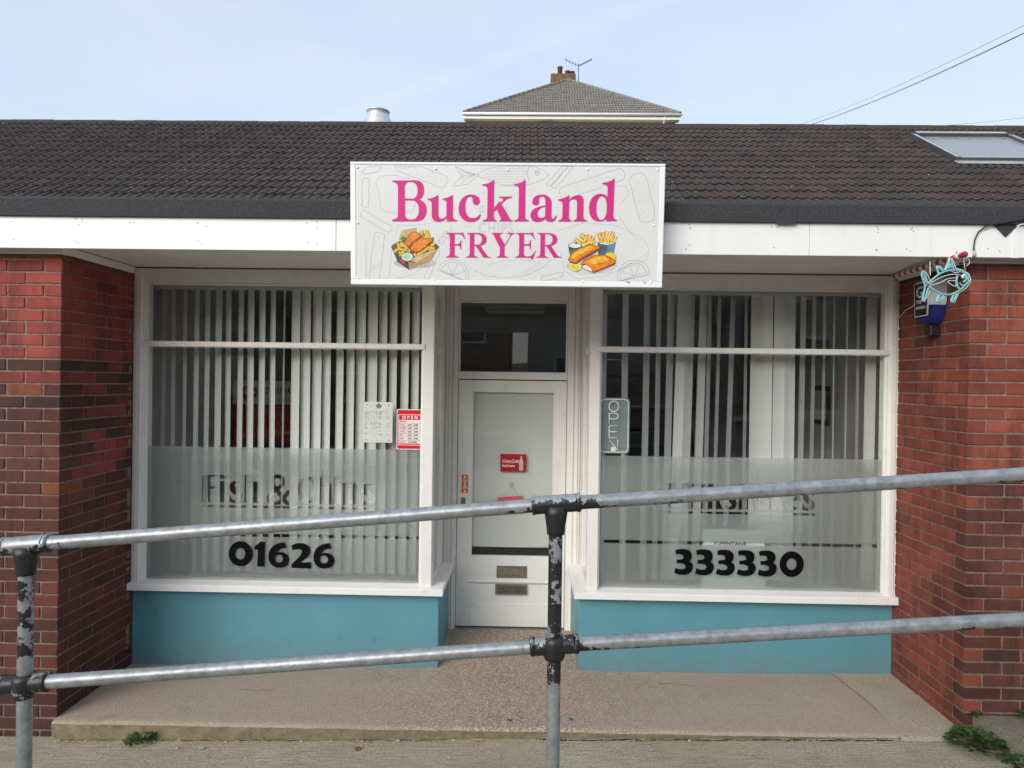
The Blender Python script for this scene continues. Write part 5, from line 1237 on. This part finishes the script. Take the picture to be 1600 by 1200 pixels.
for a, b in (((432, 600), (462, 445)), ((790, 520), (742, 372))):
    (xa, za), (xb, zb_) = fz(*a), fz(*b); ch = MB()
    for k in range(11):
        u0, u1 = k / 11, (k + .8) / 11; ch.tube([(xa + (xb - xa) * u0, FY + (.03 if a[0] < 600 else -.02) * u0 + .006, za + (zb_ - za) * u0), (xa + (xb - xa) * u1, FY + (.03 if a[0] < 600 else -.02) * u1 + .006, za + (zb_ - za) * u1)], .0026, 5)
    ch.build('chain', WT, fs_)
mb = MB(); w_ = [(800, 545), (790, 500), (785, 450), (795, 420), (820, 418), (845, 440), (840, 480), (815, 500)]; mb.tube([(fz(*p)[0], FY + .01, fz(*p)[1]) for p in w_], .002, 6); mb.build('power_wire', WT, fs_)
# alarm bell box on the pier's inner face
ab = empty('alarm_box', (2.61, 4.23, 2.42), 'blue and white alarm bell box with black label on the right pier', 'alarm box')
def shield(x, sc=1.0, z0=0.0):
    pts = [(-.105, .13), (-.085, .155), (.085, .155), (.105, .13), (.10, .0), (.075, -.10), (.03, -.150), (-.03, -.150), (-.075, -.10), (-.10, .0)]
    return [(x, 4.235 + u * sc, 2.60 + v * sc + z0) for u, v in pts]
def shield_prism(xa, xb, vmin, vmax, sa, sb, mat, name):
    pts = [(-.105, .13), (-.085, .155), (.085, .155), (.105, .13), (.100, .0), (.094, -.03), (.075, -.10), (.03, -.150), (-.03, -.150), (-.075, -.10), (-.094, -.03), (-.100, .0)]
    pts = [(u, max(vmin, min(vmax, v))) for u, v in pts]; out_ = []
    for p in pts:
        if not out_ or (abs(p[0] - out_[-1][0]) + abs(p[1] - out_[-1][1])) > 1e-5: out_.append(p)
    mb = MB(); a = [mb.bm.verts.new((xa, 4.235 + u * sa, 2.60 + v * sa)) for u, v in out_]; b = [mb.bm.verts.new((xb, 4.235 + u * sb, 2.60 + v * sb)) for u, v in out_]
    mb.bm.faces.new(a); mb.bm.faces.new(list(reversed(b))); n = len(a)
    for i in range(n): mb.bm.faces.new([a[i], b[i], b[(i + 1) % n], a[(i + 1) % n]])
    bmesh.ops.bevel(mb.bm, geom=list(mb.bm.edges), offset=.004, segments=2, affect='EDGES')
    return mb.build(name, mat, ab)
shield_prism(2.612, 2.52, -.028, .155, 1.0, .86, pm((.62, .63, .64), .35, .04), 'box_cover')
shield_prism(2.611, 2.53, -.150, -.030, 1.0, .84, pm((.012, .025, .16), .3, .05), 'blue_lens')
mb = MB(); mb.box(2.555, 2.612, 4.195, 4.27, 2.385, 2.451, .004); mb.build('lower_bracket', M['black'], ab)
# label plate on the face that looks along the shop front
lb = [(-.070, .118), (.070, .118), (.058, -.085), (-.058, -.085)]
def lab(lp, thick, mat, name, x, y=4.235, z=2.60, me=None):
    if me is None: me = fill([lp], thick)
    me.materials.append(mat); o = place(name, me, None, ab, (x, y, z), True, (0, 0, -PI / 2)); return o
lab([(x * 1.14, z * 1.07) for x, z in lb], .006, pm((.62, .62, .62), .35, .04), 'label_border', 2.5195); lab(lb, .002, M['black'], 'label_plate', 2.5135)
for s_, sz, x, z in (('G', .100, -.050, .030), ('THE', .032, -.050, -.008)):
    lab(None, 0, pm((.62, .62, .62)), 'label_lettering', 2.5115, 4.235 - x, 2.60 + z, text_mesh(s_, sz, .001, .002 if sz > .05 else .0008))
for k in range(6): lab([(0, 0), (.012, 0), (.012, .018), (0, .018)], .001, pm((.45, .45, .45)), 'label_mark', 2.5115, 4.235 + .050 - k * .0165, 2.60 - .044)
mb = MB(); mb.tube([(2.60, 4.33, 2.68), (2.597, 4.40, 2.64), (2.598, 4.47, 2.60), (2.60, 4.55, 2.585), (2.605, 4.65, 2.54)], .0022, 6); mb.build('alarm_wire', WT, ab)
# black cable over the fascia
cbk = empty('black_cable', (2.55, 3.79, 2.80), 'black cable looping over the white fascia to the fish sign', 'cable')
mb = MB(); P_ = [(3.1, 3.768, 3.06), (2.85, 3.77, 3.02), (2.70, 3.772, 2.995), (2.64, 3.775, 2.985), (2.60, 3.785, 2.975), (2.565, 3.79, 2.945), (2.545, 3.79, 2.90), (2.54, 3.79, 2.85), (2.545, 3.79, 2.822), (2.545, 3.79, 2.80), (2.53, 3.80, 2.782), (2.50, 3.85, 2.775), (2.47, 3.80, 2.77)]
mb.tube(P_, .0042, 8); mb.build('cable_run', M['black'], cbk)
mb = MB(); mb.tube([(2.543, 3.789, 2.838), (2.545, 3.789, 2.805)], .008, 10); mb.build('cable_joint', pm((.45, .42, .38), .5, .1), cbk)
mb = MB(); mb.tube([(2.76, 3.765, 2.975), (2.79, 3.76, 2.985), (2.80, 3.757, 2.978), (2.83, 3.757, 2.99), (2.86, 3.757, 3.003)], .0028, 6); mb.build('loose_wire_end', WT, cbk)

# ==================================================================================================
# BACKGROUND: flue, hip-roofed house, wires
# ==================================================================================================
fl = empty('roof_flue', (-3.55, 15.6, 7.0), 'galvanised metal flue cone standing above the tiled roof ridge', 'flue')
mb = MB(); mb.lathe([(.44, -.6), (.44, .6), (.385, 1.06), (.262, 1.31), (.26, 1.32)], (-3.55, 15.6, 7.0), 32, 'Z'); mb.build('flue_cone', M['galv'], fl)
mb = MB(); mb.lathe([(.261, 1.31), (.265, 1.40), (.274, 1.405), (.274, 1.425), (.25, 1.425)], (-3.55, 15.6, 7.0), 32, 'Z', False); mb.build('flue_collar', M['galv'], fl)

HY = 34.0; HX, HZ = 2.26, 15.84; HWD = 5.55   # house eave centre, eave height, half width
hs = empty('hip_roofed_house', (HX, HY + 5, 9.8), 'cream rendered house with hipped grey tile roof beyond the shop ridge', 'house')
M['render'] = plain('cream_render', (.66, .53, .33), .8, .05, 2, .1, 60)
box('wall', M['render'], hs, HX - HWD + .42, HX + HWD - .42, HY + .42, HY + 10.5, 9.6, HZ - .1, 0)
def hip():
    run = 5.9; rise = 4.40
    apex0, apex1 = (HX + .10, HY + run, HZ + rise), (HX + .10, HY + 11.0 - run + 2.0, HZ + rise)
    return apex0, apex1
A0, A1 = hip(); xl, xr, yf, yb = HX - HWD, HX + HWD, HY - .02, HY + 13.0
mb = MB(); v = [mb.bm.verts.new(p) for p in ((xl, yf, HZ), (xr, yf, HZ), (xr, yb, HZ), (xl, yb, HZ), A0, A1)]
for f in ((0, 1, 4), (1, 2, 5, 4), (2, 3, 5), (3, 0, 4, 5), (3, 2, 1, 0)): mb.bm.faces.new([v[i] for i in f])
hr = mb.build('roof', M['tile_far'], hs)
# tile courses on the face we see: stepped rows with rolls
vv, ff = [], []; nrow = 19
F0, F1, FA = Vector((xl, yf, HZ)), Vector((xr, yf, HZ)), Vector(A0)
nrm_ = (F1 - F0).cross(FA - F0).normalized(); upv = (FA - (F0 + F1) / 2)
for r in range(nrow):
    t0, t1 = r / nrow, (r + 1.15) / nrow
    xa = xl + (A0[0] - xl) * t0; xb = xr + (A0[0] - xr) * t0; n = max(1, int((xb - xa) / .15))
    for i in range(n * 2 + 1):
        x = xa + (xb - xa) * i / (n * 2); h = .02 + (.045 if i % 2 else 0)
        u = min(1, t1)
        for tt, hh in ((t0, h + .05), (u, h)):
            p = Vector((x, yf, HZ)) + Vector((0, upv.y, upv.z)) * tt + nrm_ * hh
            vv.append(p)
        vv.append(Vector((x, yf, HZ)) + Vector((0, upv.y, upv.z)) * t0 + nrm_ * (h - .02))
        if i: k = len(vv) - 6; ff += [(k, k + 3, k + 4, k + 1), (k + 2, k + 5, k + 3, k)]
me = bpy.data.meshes.new('roof_tiling'); me.from_pydata(vv, [], ff)
t = NT('grey_tile'); g = t.co(); c = t.ramp(t.noise(3, 6, .7, g), [(.3, (.13, .115, .10, 1)), (.6, (.22, .205, .19, 1)), (.8, (.29, .28, .25, 1))]); M['grey_tile'] = t.done(t.pbr(c, .85))
t = NT('lichen_ridge'); g = t.co(); c = t.ramp(t.noise(2.4, 7, .75, g), [(.35, (.10, .09, .075, 1)), (.55, (.19, .16, .10, 1)), (.75, (.36, .24, .07, 1))]); M['lichen'] = t.done(t.pbr(c, .9))
o = link('roof_tiling', me, M['grey_tile'], hr); o['kind'] = 'stuff'
for e in (F0, F1):
    for k in range(22):
        a = e.lerp(FA, k / 22); b = e.lerp(FA, (k + .97) / 22); mb = MB(); mb.tube([a + Vector((0, 0, .06)), b + Vector((0, 0, .08))], .11, 8); mb.build('hip_tile', M['lichen'] if e is F0 else M['grey_tile'], hr)
gt = MB(); gt.tube([(xl - .08, yf - .09, HZ - .02), (xr + .08, yf - .09, HZ - .02)], .07, 8); gt.box(xl - .05, xr + .05, yf + .0, yf + .03, HZ - .24, HZ - .06); gt.box(xl, xr, yf + .03, yf + .45, HZ - .23, HZ - .20)
gt.build('gutter', M['pvc'], hs)
mb = MB(); mb.tube([(HX + 4.75, yf - .05, HZ - .06), (HX + 4.75, yf + .10, HZ - .3), (HX + 4.75, yf + .40, HZ - .7), (HX + 4.75, yf + .40, 10)], .04, 8); mb.build('downpipe', M['pvc'], hs)
wf = MB(); wf.box(HX - 1.75, HX - .75, HY + .36, HY + .419, HZ - 1.6, HZ - .30); wo = wf.build('window', M['pvc'], hs); box('pane', pm((.12, .14, .15), .1), wo, HX - 1.67, HX - .83, HY + .35, HY + .362, HZ - 1.5, HZ - .42, 0)
# chimney with pots and an aerial
chm = MB(); bz = A0[2]
for k in range(9):
    for j in range(5):
        chm.box(A0[0] - .98 + j * .305, A0[0] - .69 + j * .305, A0[1] + .25, A0[1] + .95, bz - .35 + k * .105, bz - .255 + k * .105, .008)
chm.box(A0[0] - .97, A0[0] + .51, A0[1] + .26, A0[1] + .94, bz - .6, bz + .58)
t = NT('old_chimney'); g = t.co(); c = t.ramp(t.noise(3.5, 6, .7, g), [(.3, (.07, .045, .03, 1)), (.5, (.15, .085, .05, 1)), (.72, (.21, .16, .075, 1))]); M['chimney'] = t.done(t.pbr(c, .9))
cho = chm.build('chimney', M['chimney'], hr)
for x, h in ((-.42, .55), (.05, .30), (.32, .26)):
    mb = MB(); mb.lathe([(.15, 0), (.14, h * .8), (.17, h * .82), (.17, h), (.12, h)], (A0[0] + x, A0[1] + .6, bz + .58), 16); mb.build('chimney_pot', pm((.20, .075, .045), .8, .2), hr)
an = empty('tv_aerial', (A0[0] + .75, A0[1] + .6, bz), 'thin metal television aerial beside the chimney', 'aerial')
ax, ay = A0[0] + .72, A0[1] + .62
mb = MB(); mb.tube([(ax, ay, bz - .2), (ax, ay, bz + 1.35)], .025, 6); mb.build('mast', M['alu_dark'], an)
mb = MB(); mb.tube([(ax - .85, ay, bz + 1.62), (ax, ay, bz + 1.22), (ax + .78, ay, bz + 1.62)], .02, 6); mb.build('boom', M['alu_dark'], an)
for k in range(9):
    u = k / 8; x, z = ax + .1 + .68 * u, bz + 1.27 + .35 * u; mb = MB(); mb.tube([(x, ay - .18, z - .02), (x, ay + .18, z + .02)], .012, 4); mb.tube([(x, ay, z - .08), (x, ay, z + .08)], .010, 4); mb.build('element', M['alu_dark'], an)
for k in range(4):
    x, z = ax - .2 - .18 * k, bz + 1.32 + .085 * k; mb = MB(); mb.tube([(x, ay, z - .12), (x, ay, z + .14)], .010, 4); mb.build('element', M['alu_dark'], an)

def wire(label, a, b, sag, r):
    a, b = Vector(a), Vector(b); pts = []
    for k in range(25):
        u = k / 24; p = a.lerp(b, u); p.z -= sag * 4 * u * (1 - u); pts.append(p)
    o = MB().tube(pts, r, 6).build('overhead_wire', M['black']); tag(o, label, 'wire', 'overhead wires')
wire('thickest overhead wire slanting up to the right sky', (12.6, 33, 14.6), (9.4, 11.4, 8.6), .25, .007)
wire('upper of the close pair of slanting overhead wires', (11.6, 32, 14.2), (9.0, 10.2, 8.35), .30, .004)
wire('lower of the close pair of slanting overhead wires', (11.8, 32.5, 14.3), (9.2, 10.4, 8.35), .36, .004)
wire('lowest nearly level overhead wire just above the ridge at right', (13.5, 30, 13.7), (26.0, 30.5, 15.0), .35, .006)

# ==================================================================================================
# WEEDS AND LITTER
# ==================================================================================================
def lobed(l, w_, n=5):
    o = [(0, 0)]
    for k in range(n):
        a = k / n; o += [(w_ * (.35 + .65 * math.sin(PI * (a * .8 + .15))) , l * (a + .12)), (w_ * .45 * math.sin(PI * (a * .8 + .2)), l * (a + .17))]
    o.append((0, l)); r = [(-x, y) for x, y in reversed(o[1:-1])]
    return o + r
def plant(name, label, cx, cy, cz, n, R_, Hh, size, mat, rnd, shape='lobed', cat='weed', front=0.0):
    t_ = empty(name, (cx, cy, cz), label, cat)
    mb = MB(); stem = MB()
    for k in range(n):
        a = rnd.uniform(0, 2 * PI); r = R_ * math.sqrt(rnd.random()); x, y = cx + r * math.cos(a), cy + r * math.sin(a) - front * r
        h = Hh * (1 - (r / R_) ** 2 * .7) * rnd.uniform(.35, 1)
        l = size * rnd.uniform(.6, 1.25); pitch = rnd.uniform(.1, .85); yaw = a + rnd.uniform(-.8, .8)
        rot = Matrix.Rotation(yaw - PI / 2, 4, 'Z') @ Matrix.Rotation(pitch, 4, 'X') @ Matrix.Rotation(rnd.uniform(-.4, .4), 4, 'Y')
        pts = lobed(l, l * .60, 3) if shape == 'lobed' else [(0, 0), (l * .04, l * .3), (l * .05, l * .6), (0, l), (-l * .05, l * .6), (-l * .04, l * .3)]
        vs3 = [mb.bm.verts.new(Vector((x, y, cz + h)) + (rot @ Vector((u, v_, .12 * l * math.sin(PI * v_ / l) - abs(u) * .25)))) for u, v_ in pts]
        c0 = mb.bm.verts.new(Vector((x, y, cz + h)) + (rot @ Vector((0, l * .5, .14 * l))))
        for i in range(len(vs3)): mb.bm.faces.new([vs3[i], vs3[(i + 1) % len(vs3)], c0])
        if k % 3 == 0: stem.tube([(cx + (x - cx) * .3, cy + (y - cy) * .3, cz - .005), (x, y, cz + h)], .0016, 5)
    o = mb.build('foliage', mat, t_); o['kind'] = 'stuff'
    stem.build('stems', M['leaf2'], t_)
    return t_
rnd = random.Random(8)
plant('leafy_weed', 'dark green lobed weed growing at the foot of the right pier', 2.59, 3.80, .02, 140, .12, .10, .042, M['leaf'], rnd, front=.25)
plant('leafy_weed', 'small low weed trailing along the edge of the concrete step', 2.73, 3.60, .0, 60, .085, .05, .036, M['leaf'], rnd)
plant('grass_tuft', 'yellow green grass tuft at the side of the concrete step', 2.775, 3.555, .03, 34, .03, .02, .085, M['leaf2'], rnd, 'blade', 'grass')
plant('leafy_weed', 'dark weed growing on top of the step at the right edge', 3.03, 3.87, .14, 70, .10, .07, .04, M['leaf'], rnd)
plant('moss_clump', 'bright green moss patch at the edge of the concrete step', 2.86, 3.42, .085, 90, .06, .018, .012, M['leaf2'], rnd, 'lobed', 'moss')
plant('rosette_weed', 'flat green weed rosette at the foot of the step on the left', -2.235, 3.845, lower_z(-2.2) + .004, 22, .045, .03, .055, leafmat('rosette_leaf', (.04, .085, .02, 1), (.07, .14, .03, 1)), rnd, cat='weed')
plant('corner_weed', 'tiny weed in the brick corner above the concrete step', 2.68, 3.905, .135, 16, .025, .03, .022, M['leaf'], rnd)
def scrap(name, label, x, y, z, pts, mat, cat='leaf'):
    mb = MB(); mb.poly([(x + u, y + v_, z + .003 + .25 * abs(u)) for u, v_ in pts], (0, 0, .0012)); return tag(mb.build(name, mat), label, cat)
scrap('fallen_leaf', 'brown fallen leaf on the pavement left of the middle post', -.93, 3.78, lower_z(-.93), [(-.02, 0), (-.012, .018), (.008, .02), (.022, .006), (.012, -.016), (-.010, -.018)], pm((.30, .085, .025), .8, .2))
scrap('green_leaf', 'small green leaf on the slab right of the middle post', .31, 4.0, slab_top(.31, 4.0), [(-.012, 0), (-.006, .016), (.010, .014), (.014, -.004), (.002, -.014)], pm((.06, .15, .015), .6, .2))
scrap('dark_leaf', 'curled dark leaf on the slab left of the middle post', -.06, 3.98, slab_top(-.06, 3.98), [(-.018, 0), (-.008, .010), (.008, .008), (.018, -.004), (.004, -.010)], pm((.045, .03, .02), .8, .2))
scrap('wooden_fork', 'pale wooden chip fork at the foot of the step', -.245, 3.862, lower_z(-.245) + .002, [(-.035, .004), (.03, .008), (.036, 0), (.03, -.007), (-.03, -.006)], pm((.55, .42, .25), .7, .1), 'fork')
mb = MB()
for k in range(170):
    if rnd.random() < .7: x, y = rnd.uniform(-2.75, 2.3), 3.873 - abs(rnd.gauss(0, .012))
    else: x, y = rnd.uniform(-2.6, 2.4), rnd.uniform(3.66, 3.87)
    s_ = rnd.uniform(.0025, .008) * (1.6 if rnd.random() < .08 else 1); z = lower_z(x) + .003
    mb.box(x - s_, x + s_ * rnd.uniform(.5, 1.4), y - s_ * .7, y + s_ * .7, z, z + s_ * .7, s_ * .2)
o = mb.build('stone_chips', pm((.50, .46, .39), .85, .35)); tag(o, 'loose pale grit and chips along the foot of the step', 'grit'); o['kind'] = 'stuff'

# ==================================================================================================
# ACROSS THE STREET (mirrored in the shop glass)
# ==================================================================================================
def far_house(x, label, col, w_=8.0):
    y = -15.5; z = street_z(x) + .05; h = empty('street_house', (x, y, z), label, 'house', 'houses across the street')
    box('wall', plain('far_render', col, .8, .06, 2), h, x - w_ / 2, x + w_ / 2, y - 7, y, z - .6, z + 5.0, 0)
    mb = MB(); mb.poly([(x - w_ / 2 - .3, y + .4, z + 4.95), (x - w_ / 2 - .3, y - 3.5, z + 7.6), (x - w_ / 2 - .3, y - 7.4, z + 4.95)], (w_ + .6, 0, 0)); mb.build('roof', M['tile_far'], h)
    for zz_ in (1.0, 3.4):
        for u in (-.28, .28):
            if zz_ < 2 and u > 0: continue
            wo_ = box('window', M['pvc'], h, x + u * w_ - .8, x + u * w_ + .8, y + .001, y + .05, z + zz_, z + zz_ + 1.15, 0); box('pane', pm((.03, .035, .04), .1), wo_, x + u * w_ - .7, x + u * w_ + .7, y + .051, y + .06, z + zz_ + .1, z + zz_ + 1.05, 0)
    box('door', pm((.12, .03, .03), .5), h, x + .28 * w_ - .45, x + .28 * w_ + .45, y + .001, y + .05, z, z + 2.0, 0)
far_house(-13.2, 'pale house across the street mirrored in the left window', (.45, .42, .36)); far_house(-4.6, 'brick house across the street mirrored in the left window', (.22, .10, .075)); far_house(4.2, 'grey house across the street mirrored in the right window', (.34, .33, .31)); far_house(13.0, 'cream house across the street mirrored in the right window', (.48, .42, .30))
# hedge
hg = []; hf = []; rnd = random.Random(31)
for k in range(9000):
    x, y, z = rnd.uniform(-18, 18), rnd.uniform(-11.7, -10.9), rnd.uniform(0, 1.5); z += street_z(x); s_ = rnd.uniform(.05, .1); i = len(hg)
    a, b = rnd.uniform(0, 6.28), rnd.uniform(-1, 1); u = Vector((math.cos(a), math.sin(a), b)).normalized() * s_; v_ = Vector((-math.sin(a), math.cos(a) * .5, .8)).normalized() * s_
    p = Vector((x, y, z)); hg += [p - u, p + v_, p + u, p - v_]; hf.append((i, i + 1, i + 2, i + 3))
me = bpy.data.meshes.new('hedge'); me.from_pydata(hg, [], hf); o = link('hedge', me, M['leaf']); tag(o, 'long clipped hedge across the street mirrored in the glass', 'hedge'); o['kind'] = 'stuff'
# bare trees
def bare_tree(x, y, hgt, label, sd_):
    rnd = random.Random(sd_); z = street_z(x); t_ = empty('bare_tree', (x, y, z), label, 'tree', 'bare trees across the street'); tr = MB(); br = MB()
    def grow(p, d, l, r, dep, mbx):
        q_ = p + d * l; mbx.tube([p, (p + q_) / 2 + Vector([rnd.uniform(-.05, .05) * l for _ in range(3)]), q_], r, 5, False, lambda u: r * (1 - .35 * u))
        if dep == 0: return
        for k in range(rnd.choice((2, 3, 3))):
            nd = (d + Vector((rnd.uniform(-.75, .75), rnd.uniform(-.75, .75), rnd.uniform(-.1, .5)))).normalized(); grow(q_, nd, l * rnd.uniform(.62, .82), r * .62, dep - 1, br)
    grow(Vector((x, y, z)), Vector((0, 0, 1)), hgt * .28, hgt * .02, 6, tr)
    bark = pm((.06, .05, .04), .9, .2); tr.build('trunk', bark, t_); br.build('crown', bark, t_)
bare_tree(6.4, -12.4, 8.5, 'bare winter tree mirrored in the right window', 1); bare_tree(-8.9, -12.6, 8, 'bare winter tree mirrored in the left window', 2); bare_tree(9.4, -13.2, 7.5, 'smaller bare tree at the far right across the street', 5)
# parked car
def car(x, y, label):
    z = street_z(x) - .12; c_ = empty('parked_car', (x, y, z), label, 'car', rot=(0, -math.atan(.09), 0)); col = pm((.012, .02, .06), .25, .05)
    side = [(-2.1, .35), (-2.12, .75), (-1.95, .92), (-1.15, 1.0), (-.55, 1.45), (.9, 1.48), (1.75, 1.05), (2.1, .95), (2.15, .4)]
    mb = MB(); mb.poly([(a, -.85, b) for a, b in side], (0, 1.7, 0)); bmesh.ops.bevel(mb.bm, geom=list(mb.bm.edges), offset=.06, segments=2, affect='EDGES'); mb.build('body', col, c_, False)
    mb = MB(); mb.poly([(a, -.855, b) for a, b in ((-1.0, 1.03), (-.5, 1.38), (.85, 1.40), (1.5, 1.08))], (0, 1.71, 0)); mb.build('side_glass', pm((.02, .025, .03), .05), c_, False)
    for wx in (-1.35, 1.35):
        for wy in (-.78, .78):
            mb = MB(); mb.lathe([(.22, -.1), (.31, -.09), (.32, 0), (.31, .09), (.22, .1)], (wx, wy, .32), 20, 'Y'); wo_ = mb.build('wheel', M['black'], c_, False); mb = MB(); mb.lathe([(.21, -.105), (.21, .105)], (wx, wy, .32), 14, 'Y'); mb.build('rim', M['alu'], wo_, False)
    for wx in (-2.13,):
        for wy in (-.6, .6): mb = MB(); mb.box(wx, wx + .06, wy - .18, wy + .18, .66, .80, .02); mb.build('headlight', M['galv'], c_, False)
car(2.4, -5.6, 'dark blue car parked across the road, mirrored in the right window')
